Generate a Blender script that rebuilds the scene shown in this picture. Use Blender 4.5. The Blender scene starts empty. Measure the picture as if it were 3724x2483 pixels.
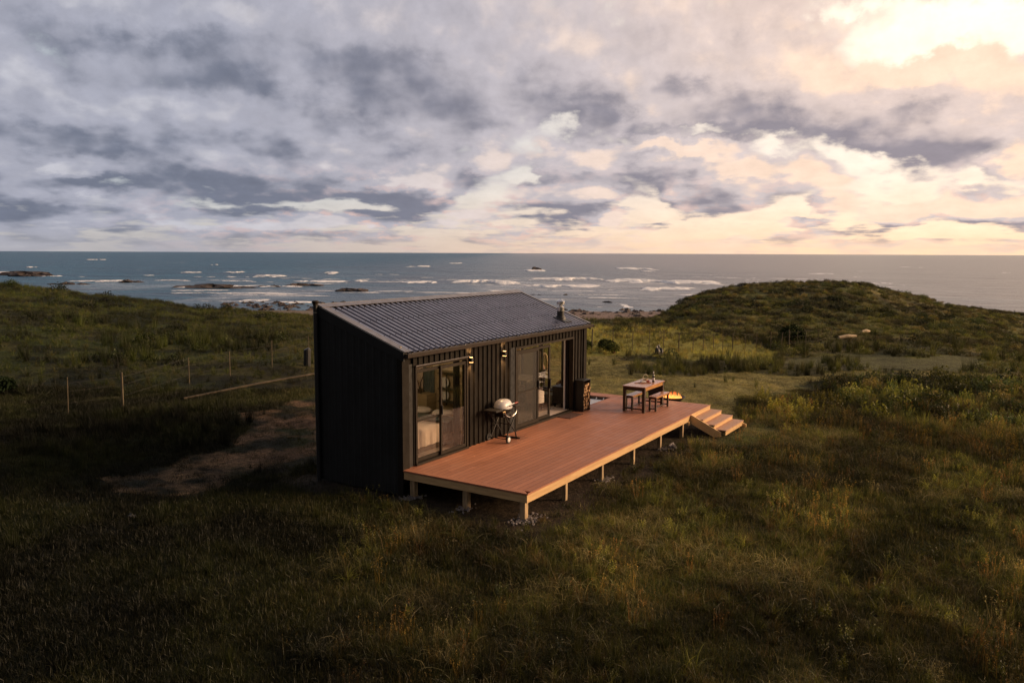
import bpy, bmesh, math, random
import numpy as np
from mathutils import Vector, Matrix
D = bpy.data; S = bpy.context.scene
random.seed(7); rng = np.random.default_rng(11)
R = math.radians

# ------------------------------------------------------------------ camera
CAM = np.array([-12.7761, -10.7489, 4.5682])
FWD = Vector((0.84172952, 0.52861692, -0.10979789)).normalized()
right = FWD.cross(Vector((0, 0, 1))).normalized(); up = right.cross(FWD)
cr, sr = math.cos(0.00407417), math.sin(0.00407417)
r2 = cr * right + sr * up; u2 = -sr * right + cr * up
cd = D.cameras.new('camera'); cam = D.objects.new('camera', cd); S.collection.objects.link(cam)
cam.matrix_world = Matrix.Translation(CAM) @ Matrix((r2, u2, -FWD)).transposed().to_4x4()
cd.sensor_width = 36; cd.lens = 28.165; cd.clip_start = .1; cd.clip_end = 60000
S.camera = cam

# ------------------------------------------------------------------ exposure
S.view_settings.view_transform = 'Standard'; S.view_settings.look = 'None'
S.view_settings.exposure = 0.0; S.view_settings.gamma = 1
S.cycles.use_denoising = True
S.cycles.max_bounces = 7; S.cycles.diffuse_bounces = 3; S.cycles.glossy_bounces = 4
S.cycles.transmission_bounces = 6; S.cycles.transparent_max_bounces = 12
S.cycles.caustics_reflective = False; S.cycles.caustics_refractive = False

# ------------------------------------------------------------------ sky
SUN_AZ, SUN_EL = -58.0, 17.0
SKY_BLOBS = [(-8.4,12.27,20.9,4.72,0.50),(-0.9,14.36,18.1,4.26,0.18),(-27.8,14.35,13.9,2.08,0.30),(-28.5,9.23,10.8,2.19,0.20),(-30.7,6.90,7.9,2.92,0.35),(-20.4,7.01,10.9,3.96,0.45),(-13.7,5.42,14.7,2.30,0.40),(-11.1,8.52,9.1,3.07,0.40),(-27.0,5.38,4.0,1.23,0.45),(-30.5,3.58,5.8,1.69,0.30),(-20.5,3.80,12.3,1.31,0.20),(-6.6,4.53,5.7,2.07,0.55),(-1.5,6.37,2.4,1.20,0.30),(6.4,10.13,5.2,3.26,0.40),(13.7,10.63,9.2,3.56,0.42),(4.0,6.38,4.8,1.92,0.50),(11.5,6.59,6.3,2.01,0.50),(4.7,4.29,5.3,1.56,0.55),(13.4,3.79,6.2,1.70,0.50),(17.9,5.15,6.6,1.73,0.45),(27.7,8.48,8.2,3.69,0.60),(20.9,9.99,5.6,3.45,0.30),(21.6,3.23,2.3,1.14,0.40),(25.4,2.61,3.2,1.03,0.50),(30.2,2.99,4.8,1.29,0.50),(6.2,2.63,3.3,0.53,0.40),(31.6,5.31,2.2,1.65,0.40),(26.2,10.78,3.8,1.84,0.25),(12.5,13.28,13.9,4.22,0.22),(19.9,2.12,2.7,0.50,0.40),(-10.0,2.40,11.0,0.61,0.30),(-24.0,1.89,11.8,0.89,0.25),(-5.4,1.83,8.9,0.35,0.30),(-27.1,6.63,2.9,2.09,-0.75),(-30.1,6.05,2.0,0.74,-0.30),(-18.1,9.82,4.4,1.97,-0.40),(-24.1,11.16,4.5,3.33,-0.20),(-3.6,3.48,4.0,0.70,-0.60),(-10.7,5.79,1.7,0.93,-0.60),(-26.4,4.36,4.4,0.55,-0.45),(-18.7,4.05,4.9,0.41,-0.45),(27.7,13.36,5.5,2.38,-0.65),(31.1,12.71,2.1,1.90,-0.50),(20.6,15.45,6.8,1.23,-0.36),(11.1,11.00,2.9,1.21,-0.30),(12.6,8.34,7.0,0.66,-0.50),(16.7,7.03,1.8,1.14,-0.60),(23.7,5.25,6.5,1.78,-0.70),(9.2,3.38,2.4,2.37,-0.70),(0.7,5.49,4.0,2.36,-0.50),(18.9,7.65,6.2,1.60,-0.45),(2.2,8.44,5.3,2.93,-0.25),(19.9,2.69,9.4,0.74,-0.40),(27.6,1.76,10.4,1.02,-0.50)]
FOAM=[ (-43.7,-28.4,306.8,13.9,1.00),(-25.5,3.7,315.3,17.6,1.00),(8.2,39.7,359.5,22.9,1.00),(35.9,83.8,329.3,28.9,1.00),(3.8,31.7,286.4,12.1,1.00),(38.8,61.7,263.0,12.3,1.00),(77.2,104.2,602.1,53.5,1.00),(81.3,88.6,505.4,30.1,0.80),(-8.8,-0.8,246.7,5.4,0.90),(-85.5,-67.3,658.3,25.5,0.90),(-66.8,-52.9,847.8,42.3,0.80),(6.5,21.6,515.5,23.5,0.90),(-64.8,-57.8,324.9,12.5,0.90),(-17.2,74.4,289.8,86.3,0.42),(67.4,144.2,270.1,56.7,0.20),(-576.1,-552.4,1123.5,74.2,0.90),(-261.2,-253.4,698.8,28.7,0.80),(-271.3,-256.7,426.7,16.1,0.90),(-335.5,-328.5,553.6,18.1,0.70),(-213.1,-204.1,365.0,11.8,0.90),(-171.5,-147.7,310.4,8.5,1.00),(-174.8,-169.4,378.9,8.5,0.80),(-183.9,-169.1,441.2,11.5,0.80),(-158.8,-147.7,445.0,17.5,0.90),(-121.9,-106.4,382.5,17.3,0.90),(-102.6,-94.2,441.8,17.3,0.90),(-88.7,-62.0,320.1,12.1,0.70),(-85.2,-70.8,270.0,6.5,0.80),(-66.1,-58.8,194.6,5.6,1.00),(-56.0,-45.8,186.6,5.2,1.00),(-139.0,-122.1,310.7,8.6,0.70),(-81.9,-53.4,220.3,31.8,0.35),(-157.2,-111.8,278.1,36.8,0.22),(34.3,43.9,173.1,6.2,0.70),(27.9,49.9,186.3,10.3,0.35),(130.3,144.6,284.0,33.5,0.35),(-110.9,-104.0,260.7,8.0,0.80),(-82.2,-73.9,249.5,5.5,0.60),(34.8,43.7,429.2,10.9,0.50),(119.0,126.1,569.5,19.1,0.50),(-353.1,-348.0,845.6,42.1,0.50),(154.4,198.0,399.6,14.1,0.25),(-29.4,-24.2,152.1,4.1,0.40) ]

def lin(r, g, b):
    f = lambda c: (c / 255 / 12.92) if c <= 10 else ((c / 255 + .055) / 1.055) ** 2.4
    return (f(r), f(g), f(b), 1)

class NT:
    """small helper to write node trees"""
    def __init__(s, nt): s.nt = nt; s.n = nt.nodes; s.l = nt.links
    def add(s, t, **k):
        nd = s.n.new(t)
        for a, b in k.items(): setattr(nd, a, b)
        return nd
    def put(s, sock, v):
        if v is None: return
        if hasattr(v, 'is_output'): s.l.new(v, sock)
        else:
            if hasattr(sock.default_value, '__len__') and not hasattr(v, '__len__'): v = [v] * len(sock.default_value)
            if hasattr(v, '__len__') and len(v) == 4 and len(sock.default_value) == 3: v = v[:3]
            sock.default_value = v
    def math(s, op, a, b=None, c=None, clamp=False):
        m = s.add('ShaderNodeMath', operation=op, use_clamp=clamp)
        for i, v in enumerate((a, b, c)): s.put(m.inputs[i], v)
        return m.outputs[0]
    def vm(s, op, a, b=None, sc=None):
        m = s.add('ShaderNodeVectorMath', operation=op)
        s.put(m.inputs[0], a); s.put(m.inputs[1], b)
        if sc is not None: s.put(m.inputs[3], sc)
        return m.outputs[0]
    def mix(s, f, a, b, bt='MIX'):
        m = s.add('ShaderNodeMix', data_type='RGBA', blend_type=bt)
        s.put(m.inputs[0], f); s.put(m.inputs[6], a); s.put(m.inputs[7], b)
        return m.outputs[2]
    def ramp(s, v, a, b, c=0.0, d=1.0, smooth=True):
        m = s.add('ShaderNodeMapRange', interpolation_type='SMOOTHSTEP' if smooth else 'LINEAR')
        for i, x in enumerate((v, a, b, c, d)): s.put(m.inputs[i], x)
        return m.outputs[0]
    def noise(s, vec, scale, detail=4, rough=.55, dist=0, out=0, typ=None):
        m = s.add('ShaderNodeTexNoise', noise_dimensions=typ or '3D')
        if vec is not None: s.l.new(vec, m.inputs['Vector'])
        m.inputs['Scale'].default_value = scale; m.inputs['Detail'].default_value = detail
        m.inputs['Roughness'].default_value = rough; m.inputs['Distortion'].default_value = dist
        return m.outputs[out]
    def xyz(s, x, y, z):
        m = s.add('ShaderNodeCombineXYZ')
        for i, v in enumerate((x, y, z)): s.put(m.inputs[i], v)
        return m.outputs[0]
    def sep(s, v):
        m = s.add('ShaderNodeSeparateXYZ'); s.l.new(v, m.inputs[0]); return m.outputs

W = D.worlds.new("World"); S.world = W; W.use_nodes = True
def build_world():
    W.node_tree.nodes.clear(); N = NT(W.node_tree)
    tc = N.add('ShaderNodeTexCoord').outputs['Generated']
    x0, y0, z0 = N.sep(tc)
    az0 = R(32.13); ca, sa = math.cos(az0), math.sin(az0)
    xf = N.math('ADD', N.math('MULTIPLY', x0, ca), N.math('MULTIPLY', y0, sa))      # forward
    yr = N.math('SUBTRACT', N.math('MULTIPLY', x0, sa), N.math('MULTIPLY', y0, ca)) # to the right
    az = N.math('MULTIPLY', N.math('ARCTAN2', yr, xf), 180 / math.pi)
    el = N.math('MULTIPLY', N.math('ARCSINE', z0), 180 / math.pi)
    zp = N.math('ADD', N.math('MAXIMUM', z0, 0.0), .09); izp = N.math('DIVIDE', 1.0, zp)
    pl = N.xyz(N.math('MULTIPLY', az, 5.0 * math.pi / 180), N.math('MULTIPLY', N.math('LOGARITHM', zp, 2.718282), -2.1), 0)
    elw = N.ramp(el, 0, 14, .16, 1, False)
    wl = N.sep(N.vm('SUBTRACT', N.noise(pl, 1.2, 2, .5, 0, 1, '2D'), (.5, .5, .5)))
    wh = N.sep(N.vm('SUBTRACT', N.noise(pl, 5.0, 4, .6, 0, 1, '2D'), (.5, .5, .5)))
    azw = N.math('ADD', az, N.math('MULTIPLY', elw, N.math('ADD', N.math('MULTIPLY', wl[0], 6), N.math('MULTIPLY', wh[0], 4.5))))
    eww = N.math('ADD', el, N.math('MULTIPLY', elw, N.math('ADD', N.math('MULTIPLY', wl[1], 3.5), N.math('MULTIPLY', wh[1], 2.6))))
    low = N.ramp(el, .6, 5.5, 1, 0)
    base = N.math('ADD', N.ramp(el, .8, 8, .38, .56), N.math('MULTIPLY', N.ramp(az, 4, -24), .22))
    def dens(oa, oe, full=True):
        p = N.xyz(N.math('ADD', azw, oa), N.math('ADD', eww, oe), 0); tot = None
        for a, e, ra, re, amp in SKY_BLOBS:
            if not full and ra * re < 25: continue
            m = N.add('ShaderNodeMapping')
            N.l.new(p, m.inputs[0])
            m.inputs['Location'].default_value = (-a / ra, -e / re, 0)
            m.inputs['Scale'].default_value = (1 / ra, 1 / re, 1)
            g = N.add('ShaderNodeTexGradient', gradient_type='SPHERICAL'); N.l.new(m.outputs[0], g.inputs[0])
            tot = N.math('MULTIPLY_ADD', N.ramp(g.outputs['Fac'], 0, .75), amp * ((1.9 if e < 7 else 1.45) if amp > 0 else (.55 if e < 8 else .75)), tot if tot is not None else 0.0)
        off = N.vm('ADD', pl, N.xyz(oa * .087, N.math('MULTIPLY', izp, -oe * .0367), 0)) if oa or oe else pl
        q = N.noise(off, 1.5, 4, .55, 0, 0, '2D')
        vo = N.add('ShaderNodeTexVoronoi', feature='SMOOTH_F1', voronoi_dimensions='2D'); N.l.new(N.vm('ADD', off, N.vm('SCALE', N.noise(off, 2.4, 2, .5, 0, 1, '2D'), None, .25)), vo.inputs['Vector'])
        vo.inputs['Scale'].default_value = 2.4; vo.inputs['Detail'].default_value = 2.0; vo.inputs['Roughness'].default_value = .55; vo.inputs['Smoothness'].default_value = .6
        nn = N.math('ADD', N.math('MULTIPLY', N.math('SUBTRACT', q, .5), 1.75), N.math('MULTIPLY', N.math('SUBTRACT', .42, vo.outputs['Distance']), .7))
        return N.math('ADD', N.math('ADD', base, tot), N.math('MULTIPLY', nn, N.ramp(el, 3, 13, 1.1, .62))), q
    d0, f1 = dens(0, 0); dS, _ = dens(1.3, 1.2, True)
    f2 = N.noise(pl, 5.0, 7, .62, 0, 0, '2D')
    st = N.noise(N.xyz(N.math('MULTIPLY', az, .16), N.math('MULTIPLY', el, 1.3), 3.3), 1.0, 7, .6)
    sf = N.math('MULTIPLY', N.math('MULTIPLY', N.math('SUBTRACT', st, .47), 3.0), low)
    d = N.math('ADD', N.math('ADD', d0, sf), N.math('MULTIPLY', N.math('SUBTRACT', f2, .5), .75))
    lit = N.ramp(N.math('SUBTRACT', d0, dS), -.28, .34)       # side of each cloud turned to the sun
    right_ = N.ramp(az, -26, 30, 0, 1)
    thin = N.ramp(d, .0, .52)
    rel = N.math('MULTIPLY', N.math('SUBTRACT', d0, dS), 1.15)
    Bv = N.math('ADD', N.math('ADD', .54, rel), N.math('ADD', N.math('MULTIPLY', N.math('SUBTRACT', d, .55), -.42), N.math('MULTIPLY', N.math('SUBTRACT', f2, .5), .55)))
    lowg = N.ramp(el, -.5, 7, 1, 0)
    gapL = N.mix(lowg, (.62, .68, .72, 1), (.58, .54, .52, 1))
    gapR = N.mix(lowg, (1.10, .92, .78, 1), (1.35, .95, .62, 1))
    gap = N.mix(right_, gapL, gapR)
    ski = N.add('ShaderNodeTexSky', sky_type='NISHITA', sun_disc=False)
    ski.sun_elevation = R(SUN_EL); ski.sun_rotation = R(90 - SUN_AZ)
    nish = N.vm('SCALE', ski.outputs[0], None, .08)
    gap = N.mix(.06, gap, nish)
    glow = N.ramp(N.vm('LENGTH', N.vm('MULTIPLY', N.xyz(N.math('SUBTRACT', az, 30), N.math('SUBTRACT', el, 19), 0), (1 / 34, 1 / 19, 0)), None), 1, 0)
    # vector math LENGTH returns its value on the second socket
    ln = [q for q in N.n if q.bl_idname == 'ShaderNodeVectorMath' and q.operation == 'LENGTH'][-1]
    mr = glow.node; N.l.new(ln.outputs['Value'], mr.inputs[0])
    gap = N.mix(glow, gap, (1.5, 1.28, 1.0, 1))
    mid = N.mix(right_, (.40, .41, .49, 1), (.74, .63, .61, 1))
    peach = N.math('MULTIPLY', N.ramp(el, 7, 1.5), N.math('MULTIPLY', N.ramp(az, -30, -8), N.ramp(f2, .46, .6)))
    mid = N.mix(N.math('MULTIPLY', peach, .5), mid, (.93, .55, .40, 1))
    mid = N.mix(N.math('MULTIPLY', glow, .55), mid, (1.1, .78, .58, 1))
    dk = N.mix(right_, (.175, .195, .26, 1), (.34, .30, .335, 1))
    rim = N.mix(right_, (.56, .56, .62, 1), (1.12, .82, .62, 1))
    cloud = N.mix(N.ramp(Bv, -.34, .60), dk, mid); cloud = N.mix(N.ramp(Bv, .60, 1.15), cloud, rim)
    col = N.mix(thin, gap, cloud)
    soft = N.math('ADD', N.math('MULTIPLY', N.math('SUBTRACT', f2, .5), .35), 1.0)
    col = N.vm('SCALE', col, None, soft)
    # lowest haze band
    hz = N.ramp(el, 0, 2.0, .65, 0)
    hcol = N.mix(N.ramp(az, -30, 25), (.42, .41, .44, 1), (1.10, .74, .48, 1))
    col = N.mix(hz, col, hcol)
    # behind the camera the evening sky is plainly darker and bluer
    back = N.ramp(N.math('ABSOLUTE', N.math('SUBTRACT', az, 14)), 48, 120)
    zen = N.ramp(el, 32, 70)
    col = N.mix(back, col, N.mix(N.ramp(f1, .35, .65), (.10, .10, .12, 1), (.22, .19, .18, 1)))
    col = N.mix(N.math('MULTIPLY', zen, .8), col, N.mix(f1, (.20, .20, .23, 1), (.34, .32, .33, 1)))
    veil = N.math('MULTIPLY', N.ramp(N.math('ABSOLUTE', N.math('SUBTRACT', az, 58)), 25, 3), N.math('MULTIPLY', N.ramp(el, -1, 6), N.ramp(el, 44, 22)))
    col = N.mix(veil, col, (4.6, 3.2, 2.1, 1))          # cloud lit by the veiled sun, off to the right
    bg = N.add('ShaderNodeBackground'); N.l.new(col, bg.inputs[0]); bg.inputs[1].default_value = 1.0
    o = N.add('ShaderNodeOutputWorld'); N.l.new(bg.outputs[0], o.inputs[0])
build_world()

# ------------------------------------------------------------------ sun (low, veiled by cloud: soft)
sl = D.lights.new('sun', 'SUN'); sl.energy = 4.4; sl.angle = R(20); sl.color = (1.0, .66, .38)
so = D.objects.new('sun', sl); S.collection.objects.link(so)
sd = Vector((math.cos(R(SUN_EL)) * math.cos(R(SUN_AZ)), math.cos(R(SUN_EL)) * math.sin(R(SUN_AZ)), math.sin(R(SUN_EL))))
so.rotation_euler = sd.to_track_quat('Z', 'Y').to_euler(); so.location = (20, -20, 20)

# ------------------------------------------------------------------ terrain function
FH=np.array([0.84685,0.53183]);RH=np.array([0.53183,-0.84685])
SEA=-7.0
def to_uv(x,y):
    dx=x-CAM[0];dy=y-CAM[1]
    return dx*RH[0]+dy*RH[1], dx*FH[0]+dy*FH[1]
def to_xy(u,v): return CAM[0]+u*RH[0]+v*FH[0], CAM[1]+u*RH[1]+v*FH[1]
def hash2(i,j,s):
    n=(i*374761393+j*668265263+s*1442695041)&0xffffffff
    n=((n^(n>>13))*1274126177)&0xffffffff
    return ((n^(n>>16))&0xffff)/65535.0
def vnoise(x,y,s=0):
    i=np.floor(x).astype(np.int64);j=np.floor(y).astype(np.int64);fx=x-i;fy=y-j
    fx=fx*fx*(3-2*fx);fy=fy*fy*(3-2*fy)
    a=hash2(i,j,s);b=hash2(i+1,j,s);c=hash2(i,j+1,s);d=hash2(i+1,j+1,s)
    return (a*(1-fx)+b*fx)*(1-fy)+(c*(1-fx)+d*fx)*fy
def fbm(x,y,s=0,o=4):
    t=0;a=.5;n=0
    for k in range(o):
        t=t+a*vnoise(x*2**k+17*k,y*2**k-9*k,s+k);n+=a;a*=.5
    return t/n
def sst(a,b,x):
    t=np.clip((x-a)/(b-a),0,1);return t*t*(3-2*t)
EDGE=[ (-0.6381,2.046), (-0.6075,1.822), (-0.5530,1.488), (-0.5259,1.030), (-0.4951,0.922), (-0.4336,0.472), (-0.3928,-0.219), (-0.3413,-0.321), (-0.3139,-0.548), (-0.2692,-0.770), (-0.2418,-0.997), (-0.0903,-1.143), (0.0956,-1.138), (0.1507,-1.123), (0.50,-1.15), (0.56,-1.75), (0.6409,-2.75), (0.8,-3.2) ]
HILL=[ (0.1316,-2.257), (0.1764,-1.089), (0.2143,-0.138), (0.2705,0.817), (0.3176,1.195), (0.3719,1.636), (0.4122,1.740), (0.4433,1.391), (0.4600,0.885), (0.4889,0.171), (0.5198,-0.331), (0.5464,-0.956), (0.5704,-1.462), (0.6042,-1.996), (0.6409,-2.651) ]
EA,EZ=np.array(EDGE).T;HA,HZ=np.array(HILL).T
def hgt(x,y):
    x=np.asarray(x,float);y=np.asarray(y,float)
    u,v=to_uv(x,y); vv=np.maximum(v,4.0); a=np.clip(u/vv,-1.2,1.2)
    E=np.interp(a,EA,EZ)-.15-.25*sst(-.3,-.5,a); A=np.maximum(np.interp(a,HA,HZ)-.40+1.27,0)*sst(.13,.18,a)
    zn=-.6
    t=np.clip((v-28)/40,0,1)
    z=zn+(E-zn)*t**1.3
    s=68+30*sst(.16,.26,a)
    z=z+(-6.75-E)*sst(s,s+38,v)
    z=z+A*np.where(v<88,sst(50,88,v),sst(150,88,v))
    z=z-4.5*sst(150,215,v)
    far=sst(24,40,v)
    z=z+far*(fbm(x/9,y/9,3,3)-.5)*.5+sst(50,70,v)*(fbm(x/3,y/3,8,3)-.5)*.7*(A>.05)
    near=sst(0,3,np.maximum(np.maximum(-1-x,x-12),np.maximum(-5-y,y-4)))
    z=z+near*(fbm(x/2.2,y/2.2,5,3)-.5)*.16
    return z

# ------------------------------------------------------------------ mesh builder
ORG = {}
class MB:
    def __init__(s): s.v = []; s.f = []
    def add(s, vs, fs):
        b = len(s.v); s.v += [tuple(map(float, q)) for q in vs]; s.f += [tuple(i + b for i in f) for f in fs]; return s
    def box(s, x0, x1, y0, y1, z0, z1):
        return s.add([(x0,y0,z0),(x1,y0,z0),(x1,y1,z0),(x0,y1,z0),(x0,y0,z1),(x1,y0,z1),(x1,y1,z1),(x0,y1,z1)],
                     [(3,2,1,0),(4,5,6,7),(0,1,5,4),(1,2,6,5),(2,3,7,6),(3,0,4,7)])
    def obox(s, c, size, M=None):
        h = [q / 2 for q in size]; M = M or Matrix.Identity(3); vs = []
        for z in (-h[2], h[2]):
            for x, y in ((-h[0],-h[1]),(h[0],-h[1]),(h[0],h[1]),(-h[0],h[1])): vs.append(M @ Vector((x,y,z)) + Vector(c))
        return s.add(vs, [(3,2,1,0),(4,5,6,7),(0,1,5,4),(1,2,6,5),(2,3,7,6),(3,0,4,7)])
    def beam(s, a, b, w, h):      # box from a to b, w wide across, h tall
        a, b = Vector(a), Vector(b); d = (b - a); L = d.length; d.normalize()
        side = d.cross(Vector((0,0,1)));
        if side.length < 1e-4: side = Vector((1,0,0))
        side.normalize(); upv = side.cross(d)
        M = Matrix((d, side, upv)).transposed()
        return s.obox((a + b) / 2, (L, w, h), M)
    def tube(s, pts, rad, n=8, caps=True):
        pts = [Vector(q) for q in pts]; m = len(pts); rad = rad if hasattr(rad, '__len__') else [rad] * m
        prev = None; base = len(s.v)
        for i, p in enumerate(pts):
            t = (pts[min(i + 1, m - 1)] - pts[max(i - 1, 0)]).normalized()
            if prev is None:
                q = t.cross(Vector((0,0,1)));
                if q.length < 1e-3: q = t.cross(Vector((1,0,0)))
            else: q = prev - t * prev.dot(t)
            q.normalize(); prev = q; w = t.cross(q)
            for k in range(n):
                a = 2 * math.pi * k / n; s.v.append(tuple(p + (q * math.cos(a) + w * math.sin(a)) * rad[i]))
        for i in range(m - 1):
            for k in range(n):
                a = base + i * n + k; b = base + i * n + (k + 1) % n; s.f.append((a, b, b + n, a + n))
        if caps:
            s.f.append(tuple(base + k for k in range(n))[::-1]); s.f.append(tuple(base + (m - 1) * n + k for k in range(n)))
        return s
    def lathe(s, c, prof, n=20, sx=1, sy=1):
        base = len(s.v)
        for r_, z in prof:
            for k in range(n):
                a = 2 * math.pi * k / n; s.v.append((c[0] + r_ * sx * math.cos(a), c[1] + r_ * sy * math.sin(a), c[2] + z))
        for i in range(len(prof) - 1):
            for k in range(n):
                a = base + i * n + k; b = base + i * n + (k + 1) % n; s.f.append((a, b, b + n, a + n))
        s.f.append(tuple(base + k for k in range(n))[::-1]); s.f.append(tuple(base + (len(prof) - 1) * n + k for k in range(n)))
        return s
    def rib(s, u0, u1, lo, hi, P, pitch=.19, h=.03, wb=.08, wt=.045, u_start=0.0):
        """trapezoid-ribbed sheet; P(u, v, d) -> point; lo/hi may be functions of u; d = height off the sheet"""
        us = []; k0 = int(math.floor((u0 - u_start) / pitch)) - 1; k1 = int(math.ceil((u1 - u_start) / pitch)) + 1
        for k in range(k0, k1 + 1):
            c = u_start + k * pitch
            us += [(c - wb/2, 0), (c - wt/2, h), (c + wt/2, h), (c + wb/2, 0)]
        prof = []
        def hh(u):
            for (a, ha), (b, hb) in zip(us, us[1:]):
                if a <= u <= b: return ha + (hb - ha) * (u - a) / max(b - a, 1e-9)
            return 0
        prof = [(u0, hh(u0))] + [q for q in us if u0 < q[0] < u1] + [(u1, hh(u1))]
        L = lo if callable(lo) else (lambda u: lo); H = hi if callable(hi) else (lambda u: hi)
        base = len(s.v)
        for u, dd in prof:
            s.v.append(tuple(P(u, L(u), dd))); s.v.append(tuple(P(u, H(u), dd)))
        for i in range(len(prof) - 1):
            a = base + 2 * i; s.f.append((a, a + 2, a + 3, a + 1))
        return s

def obj(name, mb, mat, parent=None, smooth=False, bevel=0, label=None):
    me = D.meshes.new(name); off = Vector(ORG.get(parent.name, (0,0,0))) if parent else Vector((0,0,0))
    me.from_pydata([tuple(Vector(q) - off) for q in mb.v], [], mb.f); me.materials.append(mat)
    if smooth: me.polygons.foreach_set('use_smooth', [True] * len(me.polygons))
    if bevel:
        bm = bmesh.new(); bm.from_mesh(me)
        bmesh.ops.bevel(bm, geom=list(bm.edges), offset=bevel, segments=2, affect='EDGES', profile=.6, clamp_overlap=True)
        bm.to_mesh(me); bm.free()
    me.update()
    o = D.objects.new(name, me); S.collection.objects.link(o)
    if parent: o.parent = parent; ORG[o.name] = off
    if label: o['label'] = label
    return o
def solo(name, mb, mat, label, cat, group=None, base=None, **k):
    """a thing that is a single mesh, origin at its base"""
    xs = np.array(mb.v); b = base or (xs[:,0].mean(), xs[:,1].mean(), xs[:,2].min())
    mb.v = [tuple(np.array(q) - b) for q in mb.v]
    o = obj(name, mb, mat, **k); o.location = b; ORG[o.name] = tuple(b)
    o['label'] = label; o['category'] = cat
    if group: o['group'] = group
    return o
def thing(name, label, cat, loc=(0,0,0), group=None):
    o = D.objects.new(name, None); S.collection.objects.link(o); o.location = loc; o.empty_display_size = .2
    o['label'] = label; o['category'] = cat
    if group: o['group'] = group
    ORG[o.name] = tuple(loc); return o
def struct(o, kind='structure'): o['kind'] = kind; return o
def copy_tree(o, loc=None, label=None, rz=None):
    kids = {}
    for c in D.objects:
        if c.parent: kids.setdefault(c.parent.name, []).append(c)
    def rec(q, par):
        c = q.copy(); S.collection.objects.link(c)
        if par: c.parent = par
        for ch in kids.get(q.name, []): rec(ch, c)
        return c
    r_ = rec(o, None)
    if loc is not None: r_.location = loc
    if label: r_['label'] = label
    if rz is not None: r_.rotation_euler.z = rz
    return r_

# ------------------------------------------------------------------ materials
def mat(name, col, rough=.6, metal=0, var=.15, scale=8, bump=0, bscale=60, stretch=(1,1,1), spec=.5, col2=None, coat=0, coord='Object'):
    m = D.materials.new(name); m.use_nodes = True; N = NT(m.node_tree); b = N.n['Principled BSDF']
    tc = N.add('ShaderNodeTexCoord').outputs[coord]
    v = N.vm('MULTIPLY', tc, stretch)
    n = N.noise(v, scale, 6, .6)
    c1 = tuple(c * (1 - var) for c in col[:3]) + (1,); c2 = tuple(min(1, c * (1 + var)) for c in col[:3]) + (1,)
    if col2: c2 = tuple(col2[:3]) + (1,)
    cc = N.mix(N.ramp(n, .3, .7), c1, c2); N.l.new(cc, b.inputs['Base Color'])
    b.inputs['Roughness'].default_value = rough; b.inputs['Metallic'].default_value = metal
    b.inputs['Specular IOR Level'].default_value = spec
    if coat: b.inputs['Coat Weight'].default_value = coat; b.inputs['Coat Roughness'].default_value = .2
    rr = N.ramp(N.noise(v, scale * 2.3, 4), .3, .7, max(rough - .1, .03), min(rough + .1, 1)); N.l.new(rr, b.inputs['Roughness'])
    if bump:
        bp = N.add('ShaderNodeBump'); bp.inputs['Strength'].default_value = bump; bp.inputs['Distance'].default_value = .01
        N.l.new(N.noise(v, bscale, 5), bp.inputs['Height']); N.l.new(bp.outputs[0], b.inputs['Normal'])
    return m
M = {}
M['clad'] = mat('painted_steel_cladding', (.017, .014, .011), .72, .0, .15, 3, .05, 12, spec=.10)
M['gable'] = mat('dark_steel_gable', (.013, .014, .0145), .55, .0, .2, 2, spec=.3)
M['roof'] = mat('roof_sheet_steel', (.27, .26, .30), .36, .85, .12, 2.2, .04, 5, spec=.6)
M['flash'] = mat('flashing_steel', (.17, .155, .16), .42, .35, .1, 3, .04, 6)
M['gutter'] = mat('gutter_steel', (.045, .036, .030), .55, .1, .12, 3, spec=.25)
M['black'] = mat('black_paint', (.012, .012, .013), .45, 0, .2, 6)
M['void'] = mat('black_lining', (.006, .006, .007), .8, 0, .2, 6)
M['frame'] = mat('bronze_aluminium', (.026, .019, .013), .65, .0, .12, 5, spec=.15)
M['frameD'] = mat('dark_aluminium', (.018, .017, .016), .42, .2, .12, 5)
M['ply'] = mat('plywood_lining', (.40, .31, .18), .6, 0, .14, 2.2, .05, 20, (1, 1, 7))
M['plyfloor'] = mat('pale_floor_boards', (.62, .50, .42), .5, 0, .1, 3, .05, 30, (1, 8, 1))
M['pine'] = mat('treated_pine', (.58, .37, .17), .65, 0, .22, 2.2, .25, 40, (1, 1, 9), col2=(.62, .42, .20))
M['pineX'] = mat('treated_pine_rail', (.62, .38, .17), .65, 0, .22, 1.2, .2, 40, (1, 1, 14), col2=(.64, .42, .20))
M['post'] = mat('weathered_pine_post', (.38, .27, .15), .8, 0, .3, 4, .4, 30, (4, 4, 1))
M['linen'] = mat('linen', (.62, .50, .42), .9, 0, .1, 5, .3, 30)
M['pillow'] = mat('white_cotton', (.74, .66, .60), .9, 0, .06, 5, .3, 20)
M['teal'] = mat('teal_blanket', (.10, .13, .13), .95, 0, .2, 10, .5, 60)
M['white'] = mat('white_paint', (.74, .72, .70), .5, 0, .04, 5)
M['lid'] = mat('cast_lid_grey', (.52, .50, .50), .38, .15, .06, 6, .03, 50)
M['chrome'] = mat('brushed_steel', (.62, .60, .58), .25, 1, .1, 10)
M['tabletop'] = mat('red_brown_table_top', (.36, .15, .085), .30, 0, .22, 2, .1, 20, (1, 9, 1), col2=(.52, .27, .17), coat=.3)
M['tabledark'] = mat('dark_stained_wood', (.055, .03, .017), .5, 0, .3, 4, .15, 30, (3, 3, 1))
M['tablerail'] = mat('varnished_rail', (.40, .20, .06), .4, 0, .2, 3, .1, 30, (1, 4, 4))
M['glassbottle'] = mat('dark_bottle_glass', (.012, .014, .010), .08, 0, .1, 5, spec=.8)
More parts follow.
